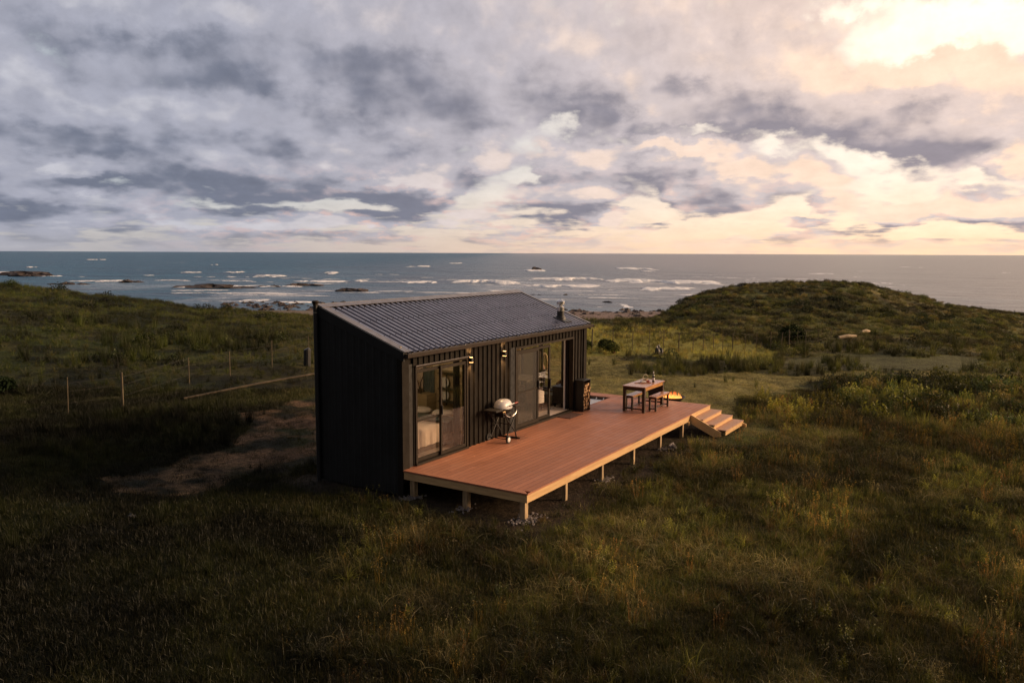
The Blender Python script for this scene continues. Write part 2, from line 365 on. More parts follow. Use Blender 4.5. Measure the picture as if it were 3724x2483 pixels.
M['label'] = mat('paper_label', (.75, .73, .70), .7, 0, .06, 20)
M['board'] = mat('serving_board_wood', (.34, .13, .05), .5, 0, .2, 8, .05, 30, (1, 5, 1))
M['ceramic'] = mat('white_ceramic', (.78, .76, .73), .25, 0, .03, 5)
M['dip'] = mat('red_dip', (.38, .02, .01), .35, 0, .25, 30, .3, 60)
M['cane'] = mat('pale_cane', (.66, .56, .40), .6, 0, .12, 30)
M['iron'] = mat('black_iron', (.02, .017, .015), .55, .4, .3, 9, .1, 40)
M['rubber'] = mat('rubber', (.02, .02, .02), .7, 0, .1, 9)
M['mat'] = mat('coir_mat', (.075, .028, .018), .95, 0, .25, 60, .6, 120)
M['bark'] = mat('firewood_bark', (.16, .085, .04), .85, 0, .4, 14, .6, 40)
M['woodend'] = mat('split_wood_face', (.22, .12, .05), .8, 0, .5, 16, .3, 60, col2=(.45, .27, .13))
M['rope'] = mat('white_rope', (.80, .82, .86), .8, 0, .08, 30, .4, 120)
M['gravel'] = mat('grey_gravel', (.20, .175, .17), .9, 0, .35, 30, .5, 50)
M['rock'] = mat('shore_rock', (.055, .04, .035), .8, 0, .45, .5, .6, 2.5)
M['rocknear'] = mat('dark_stone', (.05, .05, .05), .8, 0, .4, 8, .5, 30)
M['drift'] = mat('bleached_driftwood', (.50, .38, .24), .8, 0, .15, 5, .3, 20)
M['bagm'] = mat('black_nylon', (.01, .011, .018), .6, 0, .2, 10, .3, 30)
M['pink'] = mat('pink_fabric', (.45, .03, .16), .7, 0, .15, 20)
M['skin'] = mat('skin', (.42, .24, .17), .6, 0, .08, 20)
M['hair'] = mat('dark_hair', (.02, .014, .01), .6, 0, .3, 60, .4, 120)
M['coat'] = mat('beige_knit', (.50, .38, .22), .95, 0, .12, 30, .5, 90)
M['jeans'] = mat('dark_trousers', (.03, .035, .05), .9, 0, .15, 30)
M['sofa'] = mat('grey_green_fabric', (.20, .20, .16), .95, 0, .12, 8, .4, 60)
M['rug'] = mat('woven_rug', (.40, .33, .27), .95, 0, .15, 12, .5, 80)

def glass_mat():
    m = D.materials.new('window_glass'); m.use_nodes = True; N = NT(m.node_tree); N.n.clear()
    g = N.add('ShaderNodeBsdfGlossy'); g.inputs['Roughness'].default_value = .02; g.inputs[0].default_value = (.9, .9, .9, 1)
    t = N.add('ShaderNodeBsdfTransparent'); t.inputs[0].default_value = (.90, .89, .86, 1)
    ge = N.add('ShaderNodeNewGeometry'); vd = N.add('ShaderNodeVectorMath', operation='DOT_PRODUCT'); N.l.new(ge.outputs['Normal'], vd.inputs[0]); N.l.new(ge.outputs['Incoming'], vd.inputs[1])
    fr = N.math('MULTIPLY_ADD', N.math('POWER', N.math('SUBTRACT', 1.0, N.math('ABSOLUTE', vd.outputs['Value'])), 4.0), .45, .075)
    mx = N.add('ShaderNodeMixShader'); N.l.new(fr, mx.inputs[0]); N.l.new(t.outputs[0], mx.inputs[1]); N.l.new(g.outputs[0], mx.inputs[2])
    o = N.add('ShaderNodeOutputMaterial'); N.l.new(mx.outputs[0], o.inputs[0]); return m
M['glass'] = glass_mat()
def screen_mat():
    m = D.materials.new('insect_screen'); m.use_nodes = True; N = NT(m.node_tree); b = N.n['Principled BSDF']
    b.inputs['Base Color'].default_value = (.02, .016, .012, 1); b.inputs['Alpha'].default_value = .55; return m
M['screen'] = screen_mat()
def emit_mat(name, col, st):
    m = D.materials.new(name); m.use_nodes = True; b = m.node_tree.nodes['Principled BSDF']
    b.inputs['Base Color'].default_value = (*col, 1); b.inputs['Emission Color'].default_value = (*col, 1); b.inputs['Emission Strength'].default_value = st; return m
M['lampglow'] = emit_mat('lamp_glow', (1, .50, .17), 8)
M['ember'] = emit_mat('embers', (1, .22, .03), 3)
def flame_mat():
    m = D.materials.new('flame'); m.use_nodes = True; N = NT(m.node_tree); N.n.clear()
    tc = N.add('ShaderNodeTexCoord').outputs['Object']; z = N.sep(tc)[2]
    n = N.noise(tc, 14, 4, .6)
    h = N.math('ADD', z, N.math('MULTIPLY', N.math('SUBTRACT', n, .5), .16))
    c = N.mix(N.ramp(h, .26, .52), (1, .42, .10, 1), (1, .13, .03, 1))
    e = N.add('ShaderNodeEmission'); N.l.new(c, e.inputs[0]); N.l.new(N.ramp(h, .22, .55, 2.6, .8), e.inputs[1])
    t = N.add('ShaderNodeBsdfTransparent'); mx = N.add('ShaderNodeMixShader')
    N.l.new(N.ramp(n, .38, .6, .15, .95), mx.inputs[0]); N.l.new(t.outputs[0], mx.inputs[1]); N.l.new(e.outputs[0], mx.inputs[2])
    o = N.add('ShaderNodeOutputMaterial'); N.l.new(mx.outputs[0], o.inputs[0]); return m
M['flame'] = flame_mat()
def deck_mat(name, axis=1, pitch=.14):
    m = D.materials.new(name); m.use_nodes = True; N = NT(m.node_tree); b = N.n['Principled BSDF']
    tc = N.add('ShaderNodeTexCoord').outputs['Object']; c = N.sep(tc)
    w = N.math('DIVIDE', c[axis], pitch); fr = N.math('FRACT', w); idx = N.math('FLOOR', w)
    groove = N.math('MULTIPLY', N.ramp(fr, 0, .07), N.ramp(fr, 1, .93))
    along = c[1 - axis]
    wn = N.add('ShaderNodeTexWhiteNoise', noise_dimensions='1D'); N.l.new(idx, wn.inputs['W'])
    # butt joints: boards 4.8 m long, staggered
    ja = N.math('FRACT', N.math('DIVIDE', N.math('ADD', along, N.math('MULTIPLY', wn.outputs[0], 4.8)), 4.8))
    joint = N.ramp(ja, 0, .0014)
    seg = N.math('FLOOR', N.math('DIVIDE', N.math('ADD', along, N.math('MULTIPLY', wn.outputs[0], 4.8)), 4.8))
    wn2 = N.add('ShaderNodeTexWhiteNoise', noise_dimensions='2D'); N.l.new(N.xyz(idx, seg, 0), wn2.inputs['Vector'])
    st = (1.2, 26, 1) if axis == 1 else (26, 1.2, 1)
    gr = N.noise(N.vm('MULTIPLY', tc, st), 3, 6, .65)
    blot = N.noise(tc, 1.1, 4, .6)
    base = N.mix(wn2.outputs[0], (.33, .120, .056, 1), (.43, .165, .084, 1))
    base = N.mix(N.math('MULTIPLY', N.ramp(gr, .35, .75), .45), base, (.47, .21, .12, 1))
    base = N.mix(N.math('MULTIPLY', N.ramp(blot, .45, .75), .3), base, (.26, .10, .06, 1))
    g = N.math('MULTIPLY', groove, joint)
    base = N.mix(g, (.11, .042, .024, 1), base); N.l.new(base, b.inputs['Base Color'])
    N.l.new(N.ramp(N.noise(tc, 4, 4), .3, .7, .55, .72), b.inputs['Roughness'])
    bp = N.add('ShaderNodeBump'); bp.inputs['Strength'].default_value = .5; bp.inputs['Distance'].default_value = .006
    N.l.new(N.math('ADD', g, N.math('MULTIPLY', gr, .25)), bp.inputs['Height']); N.l.new(bp.outputs[0], b.inputs['Normal'])
    return m
M['beam'] = mat('old_timber', (.05, .036, .02), .9, 0, .4, 3, .4, 20)
M['deck'] = deck_mat('deck_boards'); M['deckY'] = deck_mat('deck_border_boards', 0, 10.0)

M['stringer'] = mat('lit_pine', (.72, .47, .22), .6, 0, .12, 3, .15, 30)  # paler pine: light on the stair sides is put into its colour
M['tread'] = mat('tan_composite_tread', (.44, .24, .14), .6, 0, .12, 3, .1, 30, (2, 12, 1))
# ------------------------------------------------------------------ ground types on the map (p = bearing, q = nearness)
def mapc(x, y):
    u, v = to_uv(x, y); vv = np.maximum(v, 5.0)
    return 1862 + 2913.5 * u / vv, 923 + 2913.5 * 5.17 / vv
def inpoly(px, py, poly):
    c = np.zeros(px.shape, bool); n = len(poly)
    for i in range(n):
        x1, y1 = poly[i]; x2, y2 = poly[(i + 1) % n]
        k = ((y1 > py) != (y2 > py)) & (px < (x2 - x1) * (py - y1) / ((y2 - y1) if y2 != y1 else 1e-9) + x1); c ^= k
    return c
REG = dict(
 dirt=[(1400,1430),(1152,1446),(969,1476),(842,1510),(867,1558),(765,1640),(638,1700),(434,1748),(357,1783),(520,1815),(663,1808),(816,1745),(1152,1716),(1500,1720),(1500,1450)],
 mown=[(1900,1290),(2130,1290),(2420,1312),(2300,1345),(2480,1352),(3000,1352),(3724,1345),(4300,1345),(4300,1385),(3724,1375),(3400,1362),(3000,1378),(2880,1400),(2860,1450),(2700,1460),(2690,1560),(2200,1560),(1900,1450)],
 green=[(2880,1282),(3100,1272),(3350,1285),(3450,1262),(3560,1262),(3600,1300),(3500,1335),(3000,1340),(2850,1330)],
 yellow=[(1900,1160),(2150,1160),(2300,1166),(2500,1178),(2640,1205),(2850,1255),(2800,1290),(2480,1300),(2130,1292),(1900,1292)],
 rush=[(2280,1325),(2420,1308),(2700,1300),(3100,1338),(3100,1350),(2700,1350),(2300,1352)],
 rush2=[(3020,1290),(3150,1298),(3160,1325),(3090,1332),(3000,1320)],
 herb=[(2700,1470),(2760,1440),(2900,1430),(3020,1450),(3150,1520),(2950,1555),(2700,1540)],
 shrub=[(3000,1400),(3300,1365),(3724,1378),(4400,1380),(4400,1640),(3724,1600),(3400,1540),(3150,1500),(3020,1440)],
 gold=[(2850,1540),(3150,1520),(3400,1545),(3724,1610),(4300,1640),(4300,1700),(3724,1680),(3200,1600),(2900,1590)],
 tallL=[(250,1560),(600,1500),(850,1490),(880,1540),(760,1630),(600,1700),(250,1720),(0,1680),(0,1600)],
 strawR=[(2800,1700),(3100,1600),(3300,1640),(3350,1800),(3150,2000),(3050,2200),(2750,2100),(2700,1850)],
)
def region(x, y, name, wob=26):
    px, py = mapc(x, y)
    n1 = (fbm(x / 1.7, y / 1.7, 31, 3) - .5); n2 = (fbm(x / 1.7, y / 1.7, 47, 3) - .5)
    k = np.clip((py - 1100) / 600, .15, 1.3)
    return inpoly(px + n1 * wob * 7 * k, py + n2 * wob * 4.5 * k, REG[name])
HOUSE = lambda x, y: (x > -.1) & (x < 8.6) & (y > -.1) & (y < 2.6)
DECK = lambda x, y: (x > -.15) & (x < 10.8) & (y > -3.1) & (y < 2.5)
def ground_colour(x, y):
    n = fbm(x / 3.1, y / 3.1, 61, 4); n2 = fbm(x / .9, y / .9, 71, 4); u, v = to_uv(x, y); px, py = mapc(x, y)
    a = np.array([.050, .054, .012]); b = np.array([.080, .064, .020]); c = np.array([.12, .105, .030])
    w1 = sst(.42, .62, n)[:, None]; w2 = sst(.5, .72, n2)[:, None]
    col = a * (1 - w1) + b * w1; col = col * (1 - .55 * w2) + c * .55 * w2
    lit_right = sst(900, 2300, px)[:, None]              # vignette-like shade painted into the sward, darkest at the near left
    col = col * (.30 + .36 * sst(22, 42, v)[:, None] * (1 - lit_right) + .80 * lit_right) * (.5 + .9 * sst(.36, .66, fbm(x / 1.6, y / 1.6, 555, 3)))[:, None]
    def lay(col, name, cc, s=1.0, var=.3):
        k = region(x, y, name).astype(float)[:, None] * s
        cc = np.array(cc) * (1 - var / 2 + var * n2[:, None] * 1.0)
        return col * (1 - k) + cc * k
    col = lay(col, 'yellow', (.22, .20, .04), .9)
    col = lay(col, 'green', (.085, .085, .034), .9)
    col = lay(col, 'mown', (.20, .17, .055), .95, .6)
    col = lay(col, 'rush', (.05, .045, .016), .9); col = lay(col, 'rush2', (.04, .036, .014), .9)
    col = lay(col, 'strawR', (.085, .066, .030), .7)
    col = lay(col, 'herb', (.05, .055, .014), .8); col = lay(col, 'shrub', (.04, .046, .014), .8); col = lay(col, 'gold', (.11, .08, .022), .8)
    kd = (region(x, y, 'dirt').astype(float) * sst(.36, .66, fbm(x / .8, y / .8, 123, 4)))[:, None] * .8
    col = col * (1 - kd) + np.array((.20, .105, .065)) * (.5 + 1.0 * n2[:, None]) * kd; col = lay(col, 'tallL', (.034, .036, .012), .9)
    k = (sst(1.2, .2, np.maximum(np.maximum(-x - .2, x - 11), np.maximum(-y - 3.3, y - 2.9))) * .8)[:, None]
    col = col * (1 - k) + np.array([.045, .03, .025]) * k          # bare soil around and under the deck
    beach = sst(96, 112, v)[:, None]; col = col * (1 - beach) + np.array([.20, .15, .13]) * beach
    wst = 1 - sst(500, 1700, px)[:, None]; col = col * (1 - wst * np.array([.30, .15, .30]))  # green shift to the west, plus more of the painted left-side darkening
    return col
def ground():
    th = np.concatenate([np.linspace(-180, -42, 60, endpoint=False), np.linspace(-42, 42, 760, endpoint=False), np.linspace(42, 180, 61)])
    rr = np.concatenate([[.5, 3, 6, 7.5], np.geomspace(8.5, 130, 560), np.geomspace(132, 420, 50)])
    T, Q = np.meshgrid(np.radians(th), rr); u = (Q * np.sin(T)).ravel(); v = (Q * np.cos(T)).ravel()
    x, y = to_xy(u, v); z = hgt(x, y)
    z = z + np.where(Q.ravel() < 45, (fbm(x / .35, y / .35, 91, 3) - .5) * .05, 0) * (1 - HOUSE(x, y))
    nr, nt = Q.shape; i = np.arange(nr * nt).reshape(nr, nt)
    f = np.stack([i[:-1, :-1], i[1:, :-1], i[1:, 1:], i[:-1, 1:]], -1).reshape(-1, 4)[:, ::-1]
    me = D.meshes.new('ground'); me.vertices.add(len(x)); me.vertices.foreach_set('co', np.stack([x, y, z], -1).ravel())
    me.loops.add(f.size); me.loops.foreach_set('vertex_index', f.ravel()); me.polygons.add(len(f))
    me.polygons.foreach_set('loop_start', np.arange(0, f.size, 4)); me.polygons.foreach_set('use_smooth', np.ones(len(f), bool)); me.update()
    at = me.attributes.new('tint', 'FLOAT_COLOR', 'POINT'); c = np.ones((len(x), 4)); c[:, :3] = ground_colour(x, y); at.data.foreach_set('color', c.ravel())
    m = D.materials.new('meadow_soil'); m.use_nodes = True; N = NT(m.node_tree); b = N.n['Principled BSDF']
    a = N.add('ShaderNodeAttribute', attribute_name='tint').outputs['Color']
    tc = N.add('ShaderNodeTexCoord').outputs['Object']
    n1 = N.noise(tc, 9, 8, .7); n2 = N.noise(N.vm('MULTIPLY', tc, (1, 1, .3)), 1.3, 6, .65); n3 = N.noise(tc, 45, 4, .7)
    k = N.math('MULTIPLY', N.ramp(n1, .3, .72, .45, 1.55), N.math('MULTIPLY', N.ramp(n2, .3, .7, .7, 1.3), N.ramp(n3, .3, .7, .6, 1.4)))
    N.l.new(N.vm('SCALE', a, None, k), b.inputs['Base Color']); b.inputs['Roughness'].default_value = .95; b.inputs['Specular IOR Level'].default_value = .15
    bp = N.add('ShaderNodeBump'); bp.inputs['Strength'].default_value = .9; bp.inputs['Distance'].default_value = .12
    N.l.new(N.math('ADD', n1, N.math('MULTIPLY', n3, .4)), bp.inputs['Height']); N.l.new(bp.outputs[0], b.inputs['Normal'])
    me.materials.append(m); o = D.objects.new('ground', me); S.collection.objects.link(o); struct(o)
    if f.shape[0]:
        pass
    return o
ground()

# ------------------------------------------------------------------ sea
def sea():
    th = np.concatenate([np.linspace(-75, -36, 60, endpoint=False), np.linspace(-36, 36, 1150, endpoint=False), np.linspace(36, 75, 61)])
    dep = np.concatenate([np.linspace(.092, .0125, 330), np.geomspace(.0118, .0004, 46)])
    rr = 11.57 / dep
    T, Q = np.meshgrid(np.radians(th), rr); u = (Q * np.sin(T)).ravel(); v = (Q * np.cos(T)).ravel(); x, y = to_xy(u, v)
    foam = np.zeros(len(x)); wash = np.zeros(len(x)); z = np.full(len(x), SEA, float)
    swell = np.exp(-((Q.ravel() - 380) / 420) ** 2)
    z += swell * ((fbm(x / 26, y / 60, 5, 4) - .5) * 1.1)
    tx = fbm(u / 9, v / 16, 12, 4); fine = fbm(u / 3.2, v / 7, 22, 4)
    rf = np.random.default_rng(42); extra = []
    for i in range(60):          # loose streaks of foam drifting in the surf zone
        vc = rf.uniform(185, 420); uu = rf.uniform(-.46, .30) * vc; Ls = rf.uniform(5, 34) * (1 if rf.random() < .8 else 2)
        extra.append((uu, uu + Ls, vc, rf.uniform(1.5, 4.5), rf.uniform(.5, .68)))
    for i in range(18):
        vc = rf.uniform(420, 1400); uu = rf.uniform(-.6, .6) * vc; extra.append((uu, uu + rf.uniform(6, 22), vc, rf.uniform(4, 9), .5))
    for uc0, uc1, vc, dv, s in FOAM + extra:
        if s > .45 and uc1 - uc0 < 14: s *= .72
        L = uc1 - uc0; uc = (uc0 + uc1) / 2
        ix = np.nonzero((np.abs(v - vc) < 4.5 * dv) & (np.abs(u - uc) < L * .75 + 8))[0]
        if len(ix) == 0: continue
        U_, V_, T_, F_ = u[ix], v[ix], tx[ix], fine[ix]
        bend = (fbm(U_ / max(L * .22, 5), U_ * 0 + vc, 7, 3) - .5) * dv * 1.3
        du = np.clip(1 - (np.abs(U_ - uc + (T_ - .5) * min(L * .2, 8)) / (L / 2)) ** 5, 0, 1)
        thick = .34 + .95 * sst(.3, .75, fbm(U_ / max(min(L * .15, 9), 2.5), U_ * 0 + vc * 1.7, 17, 3))
        vv = (V_ - vc + bend + (F_ - .5) * dv * .5) / (dv * (.8 * thick if s >= .5 else 1))
        prof = np.where(s < .5, np.exp(-(vv * 1.3) ** 2), np.where(vv > 0, np.exp(-(vv * 2.4) ** 2), np.exp(-(vv * 1.15) ** 2)))
        k = du * prof
        if s >= .5:
            foam[ix] = np.maximum(foam[ix], k * s * 2.2 * (0.35 + F_)); z[ix] += k * min(dv * .05, 1.0) * sst(0, .3, du)
        else: wash[ix] = np.maximum(wash[ix], k * s * 2.0 * (.45 + .75 * sst(.3, .7, F_ * .5 + T_ * .5)))
    # scattered far whitecaps
    cap = sst(.74, .80, fbm(u / 22, v / 30, 40, 3)) * sst(.62, .72, fine) * sst(900, 300, v); foam = np.maximum(foam, cap * .9)
    sh = sst(168, 150, v) * sst(.5, .62, fine); foam = np.maximum(foam, sh * .6)
    me = D.meshes.new('sea'); nr, nt = Q.shape; i = np.arange(nr * nt).reshape(nr, nt)
    f = np.stack([i[:-1, :-1], i[1:, :-1], i[1:, 1:], i[:-1, 1:]], -1).reshape(-1, 4)[:, ::-1]
    me.vertices.add(len(x)); me.vertices.foreach_set('co', np.stack([x, y, z], -1).ravel())
    me.loops.add(f.size); me.loops.foreach_set('vertex_index', f.ravel()); me.polygons.add(len(f))
    me.polygons.foreach_set('loop_start', np.arange(0, f.size, 4)); me.polygons.foreach_set('use_smooth', np.ones(len(f), bool)); me.update()
    aw = me.attributes.new('wash', 'FLOAT', 'POINT'); aw.data.foreach_set('value', np.clip(wash, 0, 1).astype(np.float32)); at = me.attributes.new('foam', 'FLOAT', 'POINT'); at.data.foreach_set('value', np.clip(foam, 0, 1).astype(np.float32))
    m = D.materials.new('sea_water'); m.use_nodes = True; N = NT(m.node_tree); b = N.n['Principled BSDF']
    tc = N.add('ShaderNodeTexCoord').outputs['Object']
    rot = N.add('ShaderNodeMapping'); N.l.new(tc, rot.inputs[0]); rot.inputs['Rotation'].default_value = (0, 0, R(-32)); rot.inputs['Scale'].default_value = (1, .45, 1)
    p = rot.outputs[0]
    w1 = N.noise(p, .16, 6, .62, .4); w2 = N.noise(p, .7, 5, .6, .3); w3 = N.noise(p, .03, 4, .6)
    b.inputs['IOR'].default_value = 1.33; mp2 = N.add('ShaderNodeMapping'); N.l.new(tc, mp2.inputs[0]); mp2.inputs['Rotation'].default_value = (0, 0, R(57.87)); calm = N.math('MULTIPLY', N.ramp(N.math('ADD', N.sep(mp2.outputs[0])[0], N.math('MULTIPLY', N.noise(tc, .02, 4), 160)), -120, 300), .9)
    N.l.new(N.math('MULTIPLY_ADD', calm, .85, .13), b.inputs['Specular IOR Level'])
    fo = N.add('ShaderNodeAttribute', attribute_name='foam').outputs['Fac']
    lace = N.noise(p, 1.1, 6, .7)
    fm = N.ramp(N.math('ADD', fo, N.math('MULTIPLY', N.math('SUBTRACT', lace, .5), .55)), .30, .62)
    fm = N.math('MULTIPLY', fm, N.ramp(fo, .02, .12))
    deep = N.mix(N.ramp(w3, .35, .65), (.001, .052, .105, 1), (.003, .075, .13, 1))
    mp3 = mp2.outputs[0]
    wa = N.add('ShaderNodeAttribute', attribute_name='wash').outputs['Fac']; deep = N.mix(N.math('MULTIPLY', wa, N.ramp(lace, .35, .65, .35, .95)), deep, (.60, .62, .66, 1))
    stk = N.noise(N.vm('MULTIPLY', mp3, (.012, .11, 1)), 1.0, 7, .68); deep = N.vm('SCALE', deep, None, N.ramp(stk, .3, .7, .45, 1.7)); 
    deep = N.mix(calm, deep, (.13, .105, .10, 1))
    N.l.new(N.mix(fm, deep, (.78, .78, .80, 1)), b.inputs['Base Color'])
    N.l.new(N.math('MULTIPLY_ADD', fm, .5, .30), b.inputs['Roughness'])
    bp = N.add('ShaderNodeBump'); N.l.new(N.math('SUBTRACT', 1.0, N.math('MULTIPLY', calm, .55)), bp.inputs['Strength']); bp.inputs['Distance'].default_value = 1.0
    hgtv = N.math('ADD', N.math('MULTIPLY', w1, 2.6), N.math('ADD', N.math('MULTIPLY', w2, .8), N.math('MULTIPLY', w3, 3.0)))
    N.l.new(hgtv, bp.inputs['Height']); N.l.new(bp.outputs[0], b.inputs['Normal'])
    me.materials.append(m); o = D.objects.new('sea', me); S.collection.objects.link(o); struct(o)
sea()

# ------------------------------------------------------------------ rocks in the sea and on the shore
def rockmesh(mb, c, sx, sy, sz, seed=0, n=18, m=7):
    base = len(mb.v); rs = np.random.default_rng(seed)
    ph = rs.uniform(0, 6.28, 6)
    for j in range(m + 1):
        t = j / m * math.pi / 2
        for k in range(n):
            a = 2 * math.pi * k / n
            w = 1 + .22 * math.sin(2 * a + ph[0]) + .16 * math.sin(3 * a + ph[1] + t * 3) + .12 * math.sin(5 * a + ph[2] + 4 * t) + rs.uniform(-.1, .1)
            hz = math.sin(t) ** .8 * (1 + .35 * math.sin(a * 2 + ph[3]) + .2 * math.sin(a * 5 + ph[4]) + rs.uniform(-.12, .12))
            mb.v.append((c[0] + sx * math.cos(a) * math.cos(t) ** .6 * w, c[1] + sy * math.sin(a) * math.cos(t) ** .6 * w, c[2] + sz * hz))
    for j in range(m):
        for k in range(n):
            a = base + j * n + k; b_ = base + j * n + (k + 1) % n; mb.f.append((a, b_, b_ + n, a + n))
    mb.f.append(tuple(base + m * n + k for k in range(n)))
def reef(name, u0, u1, v, h, depth, label, seed, cat='rock', group='rocks breaking the sea surface'):
    mb = MB(); rs = np.random.default_rng(seed); L = u1 - u0; k = max(1, int(L / (depth * .8)))
    for i in range(k):
        uu = u0 + (i + .5) * L / k; vv = v + rs.uniform(-.3, .3) * depth
        hh = h * rs.uniform(.6, 1.15) * (1 if 0 < i < k - 1 or k < 3 else .6); w = L / k * .75
        x, y = to_xy(0, 0); rockmesh(mb, (uu, vv, 0), w, depth * .5, hh, seed * 50 + i)
    pts = np.array(mb.v); x, y = to_xy(pts[:, 0], pts[:, 1]); mb.v = [(a, b_, c - .3 + SEA) for a, b_, c in zip(x, y, pts[:, 2])]
    return solo(name, mb, M['rock'], label, cat, group)
reef('rock_reef', -108.5, -83.5, 260, 1.0, 9, 'long dark rock reef, the largest in the water left of the cabin', 1)
reef('rock_reef', -77.2, -66.5, 279, 1.0, 5, 'low flat dark reef strip just right of the longest reef', 2)
reef('rock_reef', -84, -78, 268, .7, 3, 'thin rock ledge joining the two reefs left of the cabin', 3)
reef('rock_reef', -247, -228, 388, 1.7, 14, 'dark rocky islet at the far left edge of the sea', 4)
reef('rock_reef', -230, -214, 372, 1.4, 8, 'low rocks trailing from the far left islet', 5)
reef('rock_reef', -161, -148, 279, 1.0, 5, 'low dark reef just above the left grass skyline', 6)
reef('rock_reef', -146, -138, 300, .9, 5, 'small wave-washed rock amid white spray on the left', 7)
reef('rock_reef', -51, -43, 239, .8, 4, 'small low rock nearest the cabin vent pipe, offshore', 8)
reef('sea_rock', 13.5, 18, 537, 2.2, 6, 'lone far rock with spray bursting over it above the roof', 9)
reef('sea_rock', 5.0, 6.2, 221, .5, 1.4, 'tiny rock in calm water, left one of a close pair', 10)
reef('sea_rock', 6.8, 8.0, 221, .45, 1.4, 'tiny rock in calm water, right one of a close pair', 11)
reef('sea_rock', 14.0, 15.2, 220, .5, 1.4, 'single tiny rock in calm water left of the chimney flue', 12)
reef('sea_rock', 22, 23.6, 190, .4, 1.4, 'small rock offshore right of the chimney flue', 13)
def shore(name, u0, u1, v0, v1, n, label, seed, smin=.18, smax=.85):
    mb = MB(); rs = np.random.default_rng(seed)
    for i in range(n):
        uu = rs.uniform(u0, u1); vv = rs.uniform(v0, v1); x, y = to_xy(uu, vv); s_ = smin + (smax - smin) * rs.random() ** 3
        z = max(float(hgt(x, y)), SEA - .1); rockmesh(mb, (x, y, z - .1), s_ * rs.uniform(.8, 1.6), s_, s_ * .55, seed * 1000 + i, 8, 3)
    o = solo(name, mb, M['rock'], label, 'rocks'); struct(o, 'stuff'); return o
shore('shore_rocks', 8, 46, 134, 166, 260, 'dark boulders and cobbles strewn along the shore beyond the meadow', 3)
shore('shore_rocks', -64, -36, 158, 186, 240, 'dark wet boulders on the shore left of the vent pipe', 4)

# ------------------------------------------------------------------ grass and low plants (instanced stuff)
def plant_mat(name, rough=.75, trans=.35):
    m = D.materials.new(name); m.use_nodes = True; N = NT(m.node_tree); N.n.clear()
    a = N.add('ShaderNodeAttribute', attribute_name='tone', attribute_type='INSTANCER').outputs['Color']
    b_ = N.add('ShaderNodeAttribute', attribute_name='leaf').outputs['Fac']
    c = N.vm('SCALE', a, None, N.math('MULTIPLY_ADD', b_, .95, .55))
    d = N.add('ShaderNodeBsdfDiffuse'); N.l.new(c, d.inputs[0]); t = N.add('ShaderNodeBsdfTranslucent'); N.l.new(c, t.inputs[0])
    mx = N.add('ShaderNodeMixShader'); mx.inputs[0].default_value = trans; N.l.new(d.outputs[0], mx.inputs[1]); N.l.new(t.outputs[0], mx.inputs[2])
    g = N.add('ShaderNodeBsdfGlossy'); g.inputs['Roughness'].default_value = .5; m2 = N.add('ShaderNodeMixShader'); m2.inputs[0].default_value = .025
    N.l.new(mx.outputs[0], m2.inputs[1]); N.l.new(g.outputs[0], m2.inputs[2])
    o = N.add('ShaderNodeOutputMaterial'); N.l.new(m2.outputs[0], o.inputs[0]); return m
M['plant'] = plant_mat('meadow_plants')
class PB:
    def __init__(s): s.v = []; s.f = []; s.l = []
    def blade(s, p, d, L, w, droop, seg=3, lf=.5):
        p = Vector(p); d = Vector(d).normalized(); side = d.cross(Vector((0, 0, 1)))
        if side.length < .05: side = Vector((random.uniform(-1, 1), random.uniform(-1, 1), 0))
        side.normalize(); a = random.uniform(0, math.pi); side = (side * math.cos(a) + d.cross(side) * math.sin(a)).normalized()
        base = len(s.v)
        for i in range(seg):
            t = i / seg; ww = w * (1 - t * .75) / 2
            s.v += [tuple(p - side * ww), tuple(p + side * ww)]; p = p + d * (L / seg); d = (d + Vector((d.x, d.y, 0)) * droop + Vector((0, 0, -droop))).normalized()
        s.v.append(tuple(p)); k = base
        for i in range(seg - 1): s.f.append((k, k + 1, k + 3, k + 2)); k += 2
        s.f.append((k, k + 1, k + 2)); s.l += [lf] * (len(s.v) - base); return p
    def leaf(s, p, r_, lf=.5):
        n = Vector((random.gauss(0, 1), random.gauss(0, 1), random.gauss(.6, 1))).normalized(); a = n.orthogonal().normalized(); b_ = n.cross(a)
        th = random.uniform(0, 6.28); a, b_ = a * math.cos(th) + b_ * math.sin(th), b_ * math.cos(th) - a * math.sin(th); p = Vector(p); base = len(s.v)
        s.v += [tuple(p - a * r_), tuple(p - b_ * r_ * .45), tuple(p + a * r_), tuple(p + b_ * r_ * .45)]; s.f.append((base, base + 1, base + 2, base + 3)); s.l += [lf] * 4
    def make(s, name):
        me = D.meshes.new(name); me.from_pydata(s.v, [], s.f); at = me.attributes.new('leaf', 'FLOAT', 'POINT'); at.data.foreach_set('value', s.l)
        me.materials.append(M['plant']); return D.objects.new(name, me)
pc = D.collections.new('plant_kinds'); KIND = []
def kind(o): o.name = 'k%02d_' % len(KIND) + o.name; pc.objects.link(o); KIND.append(o)
def rd(tilt):
    a = random.uniform(0, 6.28); t = random.uniform(0, tilt); return (math.cos(a) * math.sin(t), math.sin(a) * math.sin(t), math.cos(t))
U = random.uniform
for v_ in range(3):          # 0-2 short turf
    b = PB()
    for i in range(26): b.blade((U(-.16, .16), U(-.16, .16), -.01), rd(1.1), U(.05, .15), .008, U(0, .35), 2, U(0, 1))
    kind(b.make('turf'))
for v_ in range(3):          # 3-5 long arching grass
    b = PB()
    for i in range(30): b.blade((U(-.09, .09), U(-.09, .09), -.01), rd(.75), U(.25, .55), .010, U(.15, .55), 4, U(0, 1))
    kind(b.make('long_grass'))
